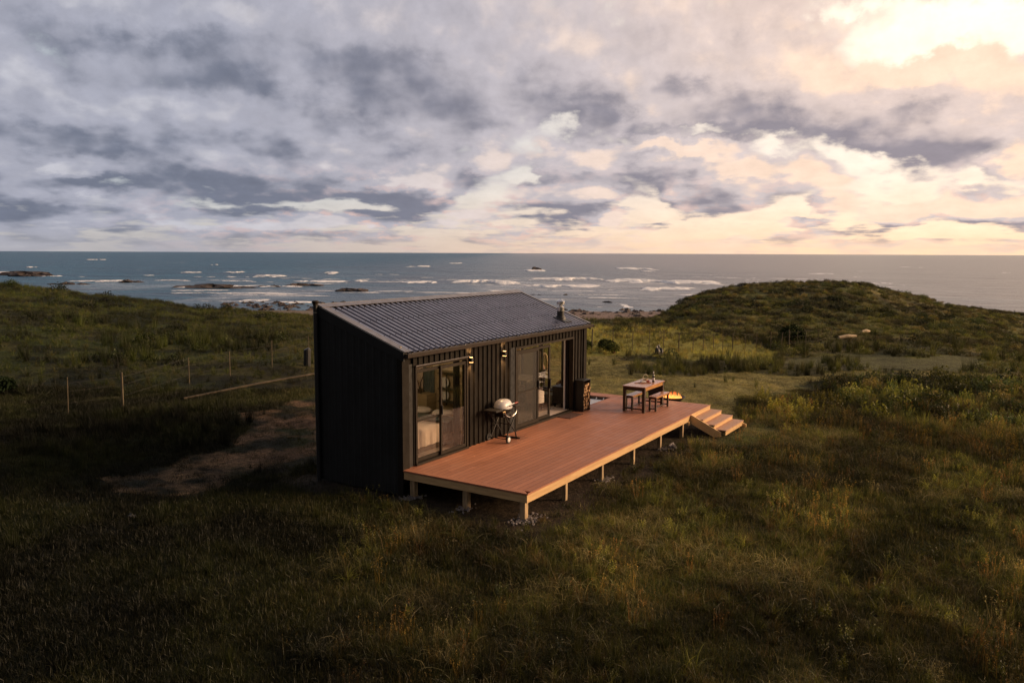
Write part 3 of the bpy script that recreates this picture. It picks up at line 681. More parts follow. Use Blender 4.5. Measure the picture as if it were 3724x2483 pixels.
for v_ in range(3):          # 6-8 seeding stalks
    b = PB()
    for i in range(9):
        e = b.blade((U(-.12, .12), U(-.12, .12), -.01), rd(.35), U(.35, .65), .009, U(.03, .15), 3, U(.3, .8))
        for k in range(9): b.leaf(e + Vector((U(-.02, .02), U(-.02, .02), U(-.10, .03))), U(.010, .018), U(.8, 1.6))
    for i in range(12): b.blade((U(-.12, .12), U(-.12, .12), -.01), rd(.7), U(.15, .3), .009, .3, 2, U(0, .5))
    kind(b.make('seed_stalks'))
for v_ in range(3):          # 9-11 leafy herbs
    b = PB()
    for i in range(7):
        p = Vector((U(-.13, .13), U(-.13, .13), 0)); d = Vector(rd(.45)); L = U(.2, .42)
        for k in range(17):
            t = k / 17; q = p + d * L * t; a = k * 2.4; b.leaf(q + Vector((math.cos(a), math.sin(a), .3)) * .035 * (1.2 - t), .032 * (1.25 - t * .6), .15 + t * 1.0)
    kind(b.make('leafy_herb'))
for v_ in range(3):          # 12-14 rush tussocks
    b = PB()
    for i in range(60): b.blade((U(-.1, .1), U(-.1, .1), -.02), rd(.42), U(.45, .85), .012, U(0, .12), 3, U(0, .8))
    kind(b.make('rush_tussock'))
for v_ in range(3):          # 15-17 low shrub mounds
    b = PB()
    for i in range(230):
        a = U(0, 6.28); t = math.acos(U(0, 1)); rr_ = U(.6, 1.05) * (1 + .2 * math.sin(3 * a + v_))
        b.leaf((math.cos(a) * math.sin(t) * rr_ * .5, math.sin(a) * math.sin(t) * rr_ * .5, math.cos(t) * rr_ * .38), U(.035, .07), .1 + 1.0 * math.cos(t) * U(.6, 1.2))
    for i in range(20): b.blade((U(-.35, .35), U(-.35, .35), .1), rd(.6), U(.25, .45), .02, .1, 2, U(.3, 1))
    kind(b.make('low_shrub'))
for v_ in range(2):          # 18-19 flattened straw
    b = PB()
    for i in range(34): b.blade((U(-.25, .25), U(-.25, .25), .02), rd(1.5), U(.12, .38), .006, U(.3, .8), 3, U(.3, 1.3))
    kind(b.make('flattened_straw'))

PX = []; PK = []; PS = []; PT = []; PR = []
SOIL = {}
def plants(n, vr, ks, tone, sc=(.8, 1.25), mask=None, amax=.78, lo_tone=None, density_pow=1.0, jit=.28):
    """scatter n plants evenly over the ground sector between distances vr"""
    r1, r2 = vr; q = np.sqrt(rng.uniform(r1 * r1, r2 * r2, n)); a = rng.uniform(-amax, amax, n); v = q; u = a * v
    x, y = to_xy(u, v); keep = ~((x > -.3) & (x < 10.9) & (y > -3.15) & (y < 2.55)); keep &= ~((x > 8.9) & (x < 10.9) & (y > -4.3) & (y < -3)); nf = fbm(x / .5, y / .5, 321, 3); dd = np.maximum(np.maximum(-x - .1, x - 10.9), np.maximum(-y - 3.15, y - 2.6)); keep &= ~((dd < .15 + .9 * nf) & (rng.random(n) < .8)); ds = np.maximum(np.maximum(9 - x, x - 11), np.maximum(-y - 4.3, y + 3)); keep &= ~((ds < .3 + .9 * nf) & (rng.random(n) < .85))
    keep &= ~((x - 12.0) ** 2 + (y + 1.42) ** 2 < .3)
    if mask is not None: keep &= mask(x, y)
    x, y = x[keep], y[keep]; m = len(x)
    if m == 0: return
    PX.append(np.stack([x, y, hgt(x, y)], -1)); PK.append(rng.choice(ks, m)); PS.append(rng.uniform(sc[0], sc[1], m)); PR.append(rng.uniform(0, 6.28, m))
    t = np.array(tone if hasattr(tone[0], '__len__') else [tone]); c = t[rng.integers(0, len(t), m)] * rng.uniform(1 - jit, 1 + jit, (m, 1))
    pz, _ = mapc(x, y); vk = to_uv(x, y)[1]; c = c * (.42 + 1.05 * sst(.36, .66, fbm(x / 1.6, y / 1.6, 555, 3)))[:, None]; c = c * (.22 + .60 * sst(22, 42, vk) * (1 - sst(700, 2300, pz)) + .74 * sst(700, 2300, pz))[:, None]       # left-side vignette painted into the plant tones
    wst = 1 - sst(500, 1700, pz)[:, None]; c = c * (1 - wst * np.array([.30, .13, .30])); PT.append(c)  # plants too turn greener and are painted darker to the left
reg = lambda name: (lambda x, y: region(x, y, name))
def nz(scale, lo, seed, inv=False): return lambda x, y: (fbm(x / scale, y / scale, seed, 3) < lo) if inv else (fbm(x / scale, y / scale, seed, 3) > lo)
AND = lambda *f: (lambda x, y: np.logical_and.reduce([g(x, y) for g in f]))
NOT = lambda f: (lambda x, y: ~f(x, y))
bare = lambda x, y: region(x, y, 'dirt') | region(x, y, 'mown')
OL = (.088, .090, .016); DK = (.046, .052, .012); BR = (.115, .088, .024); GO = (.34, .215, .030); YG = (.17, .165, .026); ST = (.19, .155, .060); RU = (.14, .090, .026)
west = lambda x, y: (mapc(x, y)[0] + (fbm(x / 1.5, y / 1.5, 15, 3) - .5) * 700) < 1250
east = NOT(west)
# foreground
plants(82000, (8.5, 30), [0, 1, 2], [OL, DK, BR, ST, OL], (.7, 1.25), NOT(bare), .95)
plants(9000, (8.5, 28), [18, 19], [ST, BR, ST, OL], (.7, 1.3), AND(east, NOT(bare), nz(1.6, .47, 200, True)))
plants(15000, (8.5, 28), [3, 4, 5], [OL, BR, DK, RU, OL, YG], (.4, .85), AND(east, NOT(bare), nz(1.5, .50, 201)))
plants(5000, (8.5, 26), [3, 4, 5], [DK, OL], (.25, .5), AND(west, NOT(bare), nz(1.5, .5, 205)))
plants(4600, (8.5, 27), [6, 7, 8], [(.24, .15, .028), OL, BR, ST, (.26, .13, .03)], (.4, .75), AND(east, NOT(bare), nz(1.25, .54, 202)))
plants(2200, (8.5, 27), [9, 10, 11], [YG, OL, OL, DK], (.4, .8), AND(east, NOT(bare), nz(1.1, .55, 203)))
plants(2600, (9, 27), [12, 13, 14], [DK, OL], (.25, .5), AND(NOT(bare), nz(1.0, .60, 204)))
# sparse tufts on bare ground
plants(9000, (12, 42), [0, 1, 2, 18], [ST, OL, DK], (.5, 1.0), AND(bare, nz(.8, .42, 124, True))); plants(16000, (12, 34), [0, 1, 2], [OL, (.10, .09, .03), ST], (.45, .9), reg('dirt')); plants(900, (14, 32), [12, 13, 14, 3], [OL, DK], (.25, .55), AND(reg('dirt'), nz(1.2, .52, 126)))
plants(140, (14, 42), [12, 13], [OL, DK], (.35, .7), bare)
plants(12000, (24, 44), [18, 19, 0], [(.26, .22, .08), ST, (.16, .15, .045)], (.4, .8), reg('mown'))
# middle distance
plants(36000, (28, 75), [3, 4, 5, 0, 1, 0, 1, 2], [OL, BR, OL, OL, DK], (.45, 1.0), AND(NOT(bare), NOT(reg('green')), NOT(reg('yellow'))))
plants(20000, (38, 74), [3, 4, 5, 0, 1], [(.32, .30, .055), (.30, .23, .05), (.36, .33, .08)], (.5, 1.0), reg('yellow'))
plants(5000, (26, 48), [12, 13, 14], [OL, (.09, .082, .026), DK], (.4, .8), lambda x, y: region(x, y, 'rush') | region(x, y, 'rush2'))
plants(1500, (36, 52), [12, 13, 14, 15], [OL, DK, (.08, .075, .02)], (.7, 1.2), AND(nz(3, .5, 210), NOT(bare), NOT(reg('green')), NOT(reg('yellow'))))
plants(4200, (19, 36), [9, 10, 11, 15, 3, 4], [YG, OL, (.06, .08, .02), DK, BR], (.7, 1.3), reg('shrub'))
plants(1500, (17, 28), [9, 10, 11], [(.19, .16, .022), YG, (.16, .14, .02)], (.9, 1.6), reg('herb'))
plants(3500, (16, 30), [6, 7, 8, 3], [GO, BR, (.17, .11, .026)], (.5, .9), reg('gold'))
plants(5000, (16, 30), [12, 13, 14, 3, 4], [OL, DK, (.075, .065, .02)], (.35, .7), reg('tallL'))
plants(3000, (28, 48), [3, 4, 12], [OL, DK, BR], (.4, .8), AND(west, nz(4, .52, 215)))
# the hill and the far slopes
plants(15000, (48, 118), [15, 16, 17, 15, 16, 3], [DK, OL, (.085, .08, .026), BR, (.11, .10, .04)], (.4, .95), lambda x, y: (lambda u, v: (u / v > .13) & (v > 50 + 0 * u))(*to_uv(x, y)), .95)
plants(1500, (60, 105), [15, 16, 17], [DK, (.036, .046, .014)], (.8, 1.35), lambda x, y: (lambda u, v: (u / v > .16) & (fbm(x / 6, y / 6, 333, 2) > .56))(*to_uv(x, y)), .95)
plants(16000, (46, 82), [3, 4, 5, 0, 1], [OL, BR, (.09, .09, .028)], (.45, .9), lambda x, y: (lambda u, v: (u / v < -.2))(*to_uv(x, y)))
plants(90, (58, 76), [15, 16, 17], [DK, (.02, .02, .01)], (.7, 1.6), lambda x, y: (lambda u, v: (u / v < -.3))(*to_uv(x, y)))
X = np.concatenate(PX); K = np.concatenate(PK); SC = np.concatenate(PS); RT = np.concatenate(PR); TN = np.concatenate(PT)
def stuff_cloud(name, sel, label, cat):
    me = D.meshes.new(name); me.vertices.add(int(sel.sum())); me.vertices.foreach_set('co', X[sel].ravel())
    me.attributes.new('kidx', 'INT', 'POINT').data.foreach_set('value', K[sel].astype(np.int32))
    me.attributes.new('scl', 'FLOAT', 'POINT').data.foreach_set('value', SC[sel].astype(np.float32))
    me.attributes.new('rot', 'FLOAT_VECTOR', 'POINT').data.foreach_set('vector', np.stack([0 * RT[sel], 0 * RT[sel], RT[sel]], -1).ravel())
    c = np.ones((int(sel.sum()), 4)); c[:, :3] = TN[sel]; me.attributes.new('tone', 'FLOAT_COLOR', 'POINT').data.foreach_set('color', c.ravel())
    o = D.objects.new(name, me); S.collection.objects.link(o)
    ng = D.node_groups.new(name + '_scatter', 'GeometryNodeTree')
    ng.interface.new_socket('Geometry', in_out='INPUT', socket_type='NodeSocketGeometry'); ng.interface.new_socket('Geometry', in_out='OUTPUT', socket_type='NodeSocketGeometry')
    n = ng.nodes; l = ng.links; gi = n.new('NodeGroupInput'); go = n.new('NodeGroupOutput'); ip = n.new('GeometryNodeInstanceOnPoints'); ci = n.new('GeometryNodeCollectionInfo')
    ci.inputs['Collection'].default_value = pc; ci.inputs['Separate Children'].default_value = True; ci.inputs['Reset Children'].default_value = True
    def at(nm, dt): q = n.new('GeometryNodeInputNamedAttribute'); q.data_type = dt; q.inputs['Name'].default_value = nm; return q.outputs['Attribute']
    l.new(gi.outputs[0], ip.inputs['Points']); l.new(ci.outputs[0], ip.inputs['Instance']); ip.inputs['Pick Instance'].default_value = True
    l.new(at('kidx', 'INT'), ip.inputs['Instance Index']); l.new(at('scl', 'FLOAT'), ip.inputs['Scale'])
    e2r = n.new('FunctionNodeEulerToRotation'); l.new(at('rot', 'FLOAT_VECTOR'), e2r.inputs[0]); l.new(e2r.outputs[0], ip.inputs['Rotation'])
    l.new(ip.outputs[0], go.inputs[0]); md = o.modifiers.new('scatter', 'NODES'); md.node_group = ng
    o['kind'] = 'stuff'; o['label'] = label; o['category'] = cat
shr = K >= 15; shr &= K <= 17; hrb = (K >= 9) & (K <= 11)
stuff_cloud('grass', ~shr & ~hrb, 'wild coastal grass, straw, seed heads and rushes over the meadow', 'grass')
stuff_cloud('low_shrubs', shr, 'low dark coastal scrub covering the hill', 'scrub')
stuff_cloud('leafy_herbs', hrb, 'yellow-green leafy herbs among the grass', 'ground cover')
# ------------------------------------------------------------------ the cabin
L, DP = 8.42, 2.44; ZE, ZT = 2.42, 3.30       # wall length and depth, wall top at the front and back
HD = 2.12
zt = lambda y: ZE + (ZT - ZE) * y / DP
cab = thing('cabin', 'small black corrugated steel cabin with a single-slope roof beside the timber deck', 'cabin', (L / 2, DP / 2, -.58))
# front wall, broken by two door openings
f = MB(); PF = lambda u, v, d: (u, -d, v)
f.rib(.36, .40, 0, ZE, PF); f.rib(.40, 2.34, HD + .06, ZE, PF, u_start=.0); f.rib(2.34, 4.20, 0, ZE, PF); f.rib(4.20, 7.63, HD + .06, ZE, PF); f.rib(7.63, 8.28, 0, ZE, PF)
f.box(.02, L - .02, .02, .09, HD + .06, ZE - .02); f.box(.02, .38, .02, .09, 0, HD + .06); f.box(2.34, 4.22, .02, .09, 0, HD + .06); f.box(7.63, L - .02, .02, .09, 0, HD + .06)
f.box(.02, L - .02, .02, .09, -.30, -.005)
obj('front_wall', f, M['clad'], cab)
# gable walls and back wall
g = MB(); g.rib(.0, DP, -.56, zt, lambda u, v, d: (-d * .5, u, v), pitch=.19, h=.02)
g.add([(.02, .03, -.56), (.02, DP, -.56), (.02, DP, ZT - .03), (.02, .03, ZE - .03)], [(0, 1, 2, 3)])
obj('gable_wall', g, M['gable'], cab)
g = MB(); 
for y0, y1, z0, z1 in ((0, .72, -.5, 2.2), (2.2, DP, -.5, 2.2), (.72, 2.2, -.5, .42)): g.rib(y0, y1, z0, z1, lambda u, v, d: (L + d, u, v))
g.rib(0, DP, 2.2, zt, lambda u, v, d: (L + d, u, v)); obj('gable_wall', g, M['clad'], cab)
g = MB(); g.rib(0, L, -.5, ZT, lambda u, v, d: (u, DP + d, v)); obj('back_wall', g, M['clad'], cab)
# corner trims
for x0, x1, y0, y1, z1 in ((-.018, .20, -.04, -.002, ZE), (8.28, L + .018, -.04, -.002, ZE)):
    m = MB().box(x0, x1, y0, y1, -.30, z1 - .01)
    if x0 < 0: m.box(-.021, -.001, -.036, .10, -.56, z1)
    else: m.box(L + .031, L + .045, -.036, .12, -.5, z1)
    obj('corner_trim', m, M['clad'], cab)
obj('opening_trim', MB().box(.205, .355, -.012, .0, 0, HD + .1), M['frameD'], cab)
obj('opening_trim', MB().box(4.20, 4.415, -.045, -.005, 0, HD + .06), M['void'], cab)
# roof
X0, X1, Y0, Y1 = .03, 8.57, -.07, 2.40
zr = lambda y: 2.47 + (y - Y0) * (3.345 - 2.47) / (Y1 - Y0)
nrm = Vector((0, -(3.345 - 2.47), (Y1 - Y0))).normalized()
def PR(u, v, d): return (u, v + nrm.y * d, zr(v) + nrm.z * d)
rf = MB(); rf.rib(X0 + .16, X1 - .06, Y0, Y1 - .10, PR, pitch=.188, h=.042, wb=.095, wt=.058, u_start=X0 + .25)
obj('roof', rf, M['roof'], cab)
roofp = cab
def plate(mb, x0, x1, y0, y1, up, th=.006):
    a = [PR(x0, y0, up), PR(x1, y0, up), PR(x1, y1, up), PR(x0, y1, up)]; b_ = [PR(x0, y0, up - th), PR(x1, y0, up - th), PR(x1, y1, up - th), PR(x0, y1, up - th)]
    mb.add(a + b_, [(0, 1, 2, 3), (7, 6, 5, 4), (0, 4, 5, 1), (1, 5, 6, 2), (2, 6, 7, 3), (3, 7, 4, 0)])
m = MB(); plate(m, X0 - .02, X0 + .185, Y0 - .01, Y1, .052); obj('barge_cap', m, M['flash'], cab)
m = MB(); plate(m, X1 - .09, X1 + .02, Y0 - .01, Y1, .052); obj('barge_cap', m, M['flash'], cab)
m = MB(); plate(m, X0 - .02, X1 + .02, Y1 - .13, Y1 + .03, .060); m.box(X0 - .02, X1 + .02, Y1 + .03, Y1 + .045, 3.18, 3.42); obj('ridge_cap', m, M['flash'], cab)
for x0, x1 in ((X0 - .06, X0 - .025), (X1 + .022, X1 + .05)):     # barge boards: dark band under the cap on each gable
    m = MB(); a = []
    for yy, dz in ((Y0 - .02, .045), (Y1 + .03, .045), (Y1 + .03, -.19), (Y0 - .02, -.15)):
        a += [(x0, yy, zr(yy) + dz), (x1, yy, zr(yy) + dz)]
    m.add(a, [(0, 2, 4, 6), (7, 5, 3, 1), (0, 1, 3, 2), (2, 3, 5, 4), (4, 5, 7, 6), (6, 7, 1, 0)])
    obj('barge_board', m, M['gable'], cab)
m = MB(); a = []
for yy in (Y0, Y1): a += [(X0 - .02, yy, zr(yy) - .02), (X1 + .02, yy, zr(yy) - .02)]
m.add(a, [(0, 1, 3, 2)]); m.box(X0, X1, Y0, -.002, 2.415, 2.425); obj('soffit', m, M['void'], cab)
m = MB(); k = X0 + .25
i = 0
while k < X1 - .1:
    for t in (.12, .78, 1.5, 2.2): c = PR(k, Y0 + t, .045); m.lathe(c, [(.009, -.004), (.009, .004), (.005, .008)], 6)
    k += .188
obj('roof_screws', m, M['black'], cab)['kind'] = 'stuff'
# gutter along the eave
m = MB(); gx0, gx1 = X0 - .02, X1 + .06
prof = [(-.075, 2.475), (-.075, 2.385), (-.165, 2.385), (-.185, 2.465), (-.172, 2.473), (-.160, 2.395), (-.085, 2.395), (-.085, 2.475)]
n = len(prof); m.add([(gx0, y, z) for y, z in prof] + [(gx1, y, z) for y, z in prof], [(i, (i + 1) % n, (i + 1) % n + n, i + n) for i in range(n)] + [(0, 1, 2, 3), (7, 6, 5, 4)])
m.box(gx0 - .003, gx0, -.185, -.075, 2.385, 2.47); m.box(gx1, gx1 + .003, -.185, -.075, 2.385, 2.47)
gut = obj('gutter', m, M['gutter'], cab)
for x in (.13, 1.35, 2.05, 3.3, 4.45, 5.6, 6.75, 7.9): obj('gutter_bracket', MB().box(x, x + .04, -.178, -.09, 2.476, 2.484), M['chrome'], gut)
for x in (.26, 2.2, 3.62): obj('eave_spot', MB().lathe((x, -.036, 2.40), [(.055, 0), (.055, .015)], 14), M['cane'], cab)
# chimney flue over the stove
fl = MB().lathe((7.62, .40, 2.66), [(.105, -.06), (.105, .24)], 20); fl.add(*(lambda q: (q.v, q.f))(MB().obox((7.62, .33, 2.665), (.42, .40, .03), Matrix.Rotation(math.atan2(.875, 2.47), 3, 'X'))))
fl.lathe((7.62, .40, 2.70), [(.165, -.06), (.15, 0.0), (.12, .06)], 20)
flo = obj('chimney_flue', fl, M['black'], cab, smooth=False)
c = MB().lathe((7.62, .40, 2.90), [(.108, 0), (.108, .115), (.10, .125), (.05, .13), (.05, .20)], 20)
c.lathe((7.62, .40, 3.09), [(.115, 0), (.115, .085)], 20); c.lathe((7.62, .40, 3.178), [(.128, 0), (.07, .04), (.012, .07)], 20)
for q in range(4): a = q * math.pi / 2 + .5; c.tube([(7.62 + .1 * math.cos(a), .4 + .1 * math.sin(a), 3.0), (7.62 + .1 * math.cos(a), .4 + .1 * math.sin(a), 3.1)], .006, 5)
obj('flue_cowl', c, M['chrome'], flo, smooth=False)
# vent pipe on the back corner
v = MB().tube([(-.055, 2.40, -.58), (-.055, 2.40, 3.42)], .052, 16)
vo = obj('vent_pipe', v, M['black'], cab, smooth=False)
obj('pipe_cap', MB().lathe((-.055, 2.40, 3.40), [(.056, 0), (.056, .03), (.078, .06), (.078, .085), (.05, .10)], 16), M['frame'], vo)
obj('pipe_collar', MB().lathe((-.055, 2.40, 3.23), [(.057, 0), (.057, .012)], 16), M['chrome'], vo)
# sliding doors
def sash(nm, x0, x1, y, fw=.05, rail=.07, mid=None, glass=True):
    m = MB().box(x0, x0 + fw, y - .018, y + .018, .06, HD - .05).box(x1 - fw, x1, y - .018, y + .018, .06, HD - .05)
    m.box(x0 + fw, x1 - fw, y - .017, y + .017, .06, .06 + rail).box(x0 + fw, x1 - fw, y - .017, y + .017, HD - .05 - rail, HD - .05)
    if mid: m.box(x0 + fw, x1 - fw, y - .016, y + .016, mid - .018, mid + .018)
    o = obj(nm, m, M['frame'], cab)
    if glass: obj('pane', MB().box(x0 + fw, x1 - fw, y - .004, y + .004, .06 + rail, HD - .05 - rail), M['glass'], o)
    return o
def frame(x0, x1, w=.055):
    m = MB().box(x0, x0 + w, -.06, .075, .045, HD).box(x1 - w, x1, -.06, .075, .045, HD).box(x0, x1, -.062, .077, HD, HD + w).box(x0 - .005, x1 + .005, -.085, .077, .006, .045)
    return obj('door_frame', m, M['frame'], cab, bevel=.004)
frame(.40, 2.33); frame(4.43, 7.62)
obj('door_head_flashing', MB().box(.38, 2.36, -.095, -.064, HD + .05, HD + .065), M['flash'], cab)
d1 = sash('sliding_door', 1.30, 2.26, -.025); d2 = sash('fixed_panel', .46, 1.40, .03, mid=.95)
obj('handle', MB().box(1.318, 1.342, -.075, -.043, .98, 1.18), M['black'], d1, bevel=.004)
d3 = sash('insect_screen_door', 4.49, 5.62, -.032, .07, .09, mid=.98, glass=False); obj('mesh_screen', MB().box(4.56, 5.55, -.034, -.031, .15, 1.98), M['screen'], d3)
obj('handle', MB().box(5.568, 5.598, -.085, -.051, .95, 1.18), M['black'], d3, bevel=.004)
d4 = sash('sliding_door', 4.50, 5.56, .008); d5 = sash('sliding_door', 5.50, 6.38, .045, fw=.07)
obj('handle', MB().box(6.325, 6.35, -.02, .026, .85, 1.12), M['black'], d5)
# end window looking out to the net
m = MB().box(L - .02, L + .03, .72, .77, .42, 2.2).box(L - .02, L + .03, 2.15, 2.2, .42, 2.2).box(L - .021, L + .031, .77, 2.15, .42, .47).box(L - .021, L + .031, .77, 2.15, 2.15, 2.2).box(L - .019, L + .029, 1.44, 1.49, .47, 2.15)
w = obj('end_window', m, M['frameD'], cab); obj('pane', MB().box(L, L + .008, .77, 2.15, .47, 2.15), M['glass'], w)
# linings and floor
m = MB().box(.10, L - .05, .10, .105, HD + .02, 2.40).box(.10, L - .05, DP - .08, DP - .04, 0, 2.6).box(.10, .14, .10, DP - .08, 0, 2.6)
m.box(2.36, 4.40, .10, .12, 0, 2.4).box(L - .09, L - .05, .10, .72, 0, 2.4).box(L - .09, L - .05, 2.2, DP - .08, 0, 2.4).box(L - .09, L - .05, .72, 2.2, 0, .42).box(L - .09, L - .05, .72, 2.2, 2.2, 2.5)
obj('wall_lining', m, M['ply'], cab)
obj('ceiling', MB().add([(.1, .1, 2.40), (L - .05, .1, 2.40), (L - .05, DP - .05, 3.12), (.1, DP - .05, 3.12)], [(0, 1, 2, 3)]), M['ply'], cab)
obj('floor', MB().box(.06, L - .04, .08, DP - .04, -.02, .035), M['plyfloor'], cab)
obj('floor_frame', MB().box(.03, L - .03, .025, DP - .02, -.30, -.02), M['black'], cab)
obj('partition', MB().box(3.30, 3.38, .12, DP - .08, .035, 2.45), M['ply'], cab)
obj('heat_shield', MB().box(L - .13, L - .10, .12, .70, .035, 2.35), M['void'], cab)
m = MB().box(7.62, L - .14, .13, .26, .035, 2.15); obj('closet_panel', m, M['void'], cab)
obj('closet_edge', MB().box(7.585, 7.618, .215, .262, .04, 2.12), M['white'], cab)
for x, z in ((2.42, 2.085), (3.86, 2.085)):      # up-and-down wall lights
    b_ = obj('wall_light', MB().box(x - .035, x + .035, -.125, -.035, z - .055, z + .055), M['black'], cab, bevel=.004)
    obj('light_lens', MB().box(x - .026, x + .026, -.11, -.055, z + .056, z + .062), M['lampglow'], b_); obj('light_lens', MB().box(x - .028, x + .028, -.12, -.045, z - .062, z - .056), M['lampglow'], b_)
    for s_ in (1, -1):
        ld = D.lights.new('wall_light_beam', 'SPOT'); ld.energy = 36; ld.color = (1, .55, .22); ld.spot_size = R(95); ld.spot_blend = .8; ld.shadow_soft_size = .02
        lo = D.objects.new('wall_light_beam', ld); S.collection.objects.link(lo); lo.parent = b_; off = Vector(ORG[b_.name]); lo.location = Vector((x, -.085, z + s_ * .075)) - off
        lo.rotation_euler = (0 if s_ < 0 else math.pi, 0, 0)

# ------------------------------------------------------------------ things inside the cabin
bed = thing('bed', 'low bed with pale bedspread behind the left glass door', 'bed', (1.4, 1.2, .035))
obj('bed_base', MB().box(.55, 2.75, .45, 2.0, .06, .28), M['tabledark'], bed)
obj('mattress', MB().box(.52, 2.78, .42, 2.05, .28, .56), M['linen'], bed, bevel=.03)
def sheet(fn, nx, ny, mb=None):
    mb = mb or MB(); b0 = len(mb.v)
    for j in range(ny + 1):
        for i in range(nx + 1): mb.v.append(fn(i / nx, j / ny))
    for j in range(ny):
        for i in range(nx): a = b0 + j * (nx + 1) + i; mb.f.append((a, a + 1, a + nx + 2, a + nx + 1))
    return mb
def spread(s, t):
    x = .50 + s * 1.75; w = .018 * math.sin(x * 23) + .01 * math.sin(x * 51 + 2)
    if t < .35: k = t / .35; return (x, .395 + w * (1 - k), .20 + .40 * k)
    return (x, .40 + (t - .35) / .65 * 1.6, .60 + .01 * math.sin(x * 9 + t * 12))
obj('bedspread', sheet(spread, 60, 14), M['linen'], bed, smooth=True)
def blank(s, t):
    x = 1.95 + s * .55; w = .02 * math.sin(x * 31)
    if t < .3: k = t / .3; return (x, .37 + w, .34 + .30 * k)
    return (x, .38 + (t - .3) / .7 * 1.6, .645 + .012 * math.sin(x * 19 + t * 9))
obj('blanket', sheet(blank, 24, 14), M['teal'], bed, smooth=True)
for i, (y, z) in enumerate(((.85, .70), (1.5, .70))):
    m = MB(); m.lathe((0, 0, 0), [(.02, -.08), (.22, -.05), (.30, 0), (.22, .06), (.02, .09)], 20, .8, 1.0); m.v = [(2.55 + a, y + b_, z + c_) for a, b_, c_ in m.v]
    obj('pillow', m, M['pillow'], bed, smooth=True)
sh = thing('wall_shelf', 'black metal frame shelf on the wall behind the bed', 'shelf', (3.2, 1.1, 1.2))
m = MB()
for y in (.90, 1.22): m.box(3.20, 3.23, y, y + .03, .75, 1.58)
for z in (.84, 1.16, 1.55): m.box(3.08, 3.28, .88, 1.42, z, z + .022)
obj('shelf_frame', m, M['black'], sh)
for z, lb in ((1.0, 'round pale plate on the lower shelf behind the bed'), (1.32, 'round pale plate on the upper shelf behind the bed')):
    m = MB().lathe((0, 0, 0), [(.02, 0), (.11, .006), (.135, .02), (.13, .026), (.01, .012)], 24); m.v = [(3.24 - c_, 1.30 + a, z + b_) for a, b_, c_ in m.v]
    solo('plate', m, M['ceramic'], lb, 'plate', 'round plates on the black shelf')
solo('curtain', sheet(lambda s, t: (2.05 + s * .24, .16 + .02 * math.sin(s * 40), .05 + t * 2.1), 40, 4), M['void'], 'dark curtain gathered at the right of the left glass door', 'curtain')
solo('wardrobe', MB().box(.60, 1.35, 1.95, 2.33, .035, 2.05).box(1.36, 1.75, 2.05, 2.33, 1.05, 1.25), M['ply'], 'pale plywood wardrobe behind the bed', 'wardrobe', bevel=.004)
# living end
st = thing('wood_stove', 'black box wood stove against the end wall', 'stove', (7.95, .5, .035))
obj('stove_body', MB().box(7.68, 8.2, .32, .68, .16, .64), M['iron'], st, bevel=.01); obj('stove_top', MB().box(7.66, 8.22, .30, .70, .642, .662), M['iron'], st)
for x in (7.72, 8.12):
    for y in (.36, .6): obj('leg', MB().box(x, x + .04, y, y + .04, .04, .16), M['iron'], st)
obj('flue_pipe', MB().tube([(8.0, .5, .662), (8.0, .5, 2.42)], .06, 14), M['iron'], st)
tb = thing('breakfast_table', 'pale timber table just inside the open sliding door', 'table', (7.2, 1.4, .035))
obj('table_top', MB().box(6.75, 7.75, 1.0, 1.75, .88, .92), M['cane'], tb, bevel=.005); obj('shelf', MB().box(6.75, 7.5, 1.05, 1.7, .60, .63), M['cane'], tb)
for x in (6.78, 7.66):
    for y in (1.03, 1.68): obj('leg', MB().box(x, x + .05, y, y + .05, .04, .88), M['black'], tb)
ch = thing('tub_chair', 'rounded white chair inside by the sliding door', 'chair', (6.9, .85, .035))
m = MB(); 
def shell(s, t): a = math.pi * (.15 + 1.7 * s); return (6.88 + .26 * math.cos(a), .80 + .26 * math.sin(a), .30 + t * .42 * (.6 + .4 * math.sin(s * math.pi)))
m = sheet(shell, 30, 5); obj('backrest', m, M['pillow'], ch, smooth=True); obj('seat', MB().lathe((6.88, .80, .34), [(.24, 0), (.26, .05), (.22, .11)], 20), M['pillow'], ch, smooth=True)
for a in (.8, 2.3, 3.9, 5.4): obj('leg', MB().tube([(6.88 + .16 * math.cos(a), .8 + .16 * math.sin(a), .35), (6.88 + .22 * math.cos(a), .8 + .22 * math.sin(a), .036)], .012, 6), M['tabledark'], ch)
sf = thing('window_bench', 'low upholstered bench under the end window', 'bench', (8.1, 1.5, .035))
obj('seat', MB().box(7.85, 8.30, .78, 2.3, .06, .36), M['sofa'], sf, bevel=.03); obj('rail', MB().box(8.24, 8.30, .76, 2.3, .40, .43), M['black'], sf)
solo('rug', MB().box(6.6, 7.6, .55, 1.5, .036, .046), M['rug'], 'woven rug on the cabin floor by the open door', 'rug')
il = D.lights.new('ceiling_lamp_light', 'POINT'); il.energy = 26; il.color = (1, .78, .52); il.shadow_soft_size = .12
lamp = thing('ceiling_lamp', 'round warm lamp hanging over the bed', 'lamp', (1.3, 1.2, 2.35))
obj('lamp_shade', MB().lathe((1.3, 1.2, 2.30), [(.02, .10), (.12, .06), (.14, 0), (.12, -.05), (.03, -.07)], 18), M['linen'], lamp, smooth=True)
ilo = D.objects.new('ceiling_lamp_light', il); S.collection.objects.link(ilo); ilo.parent = lamp; ilo.location = (0, 0, -.22)

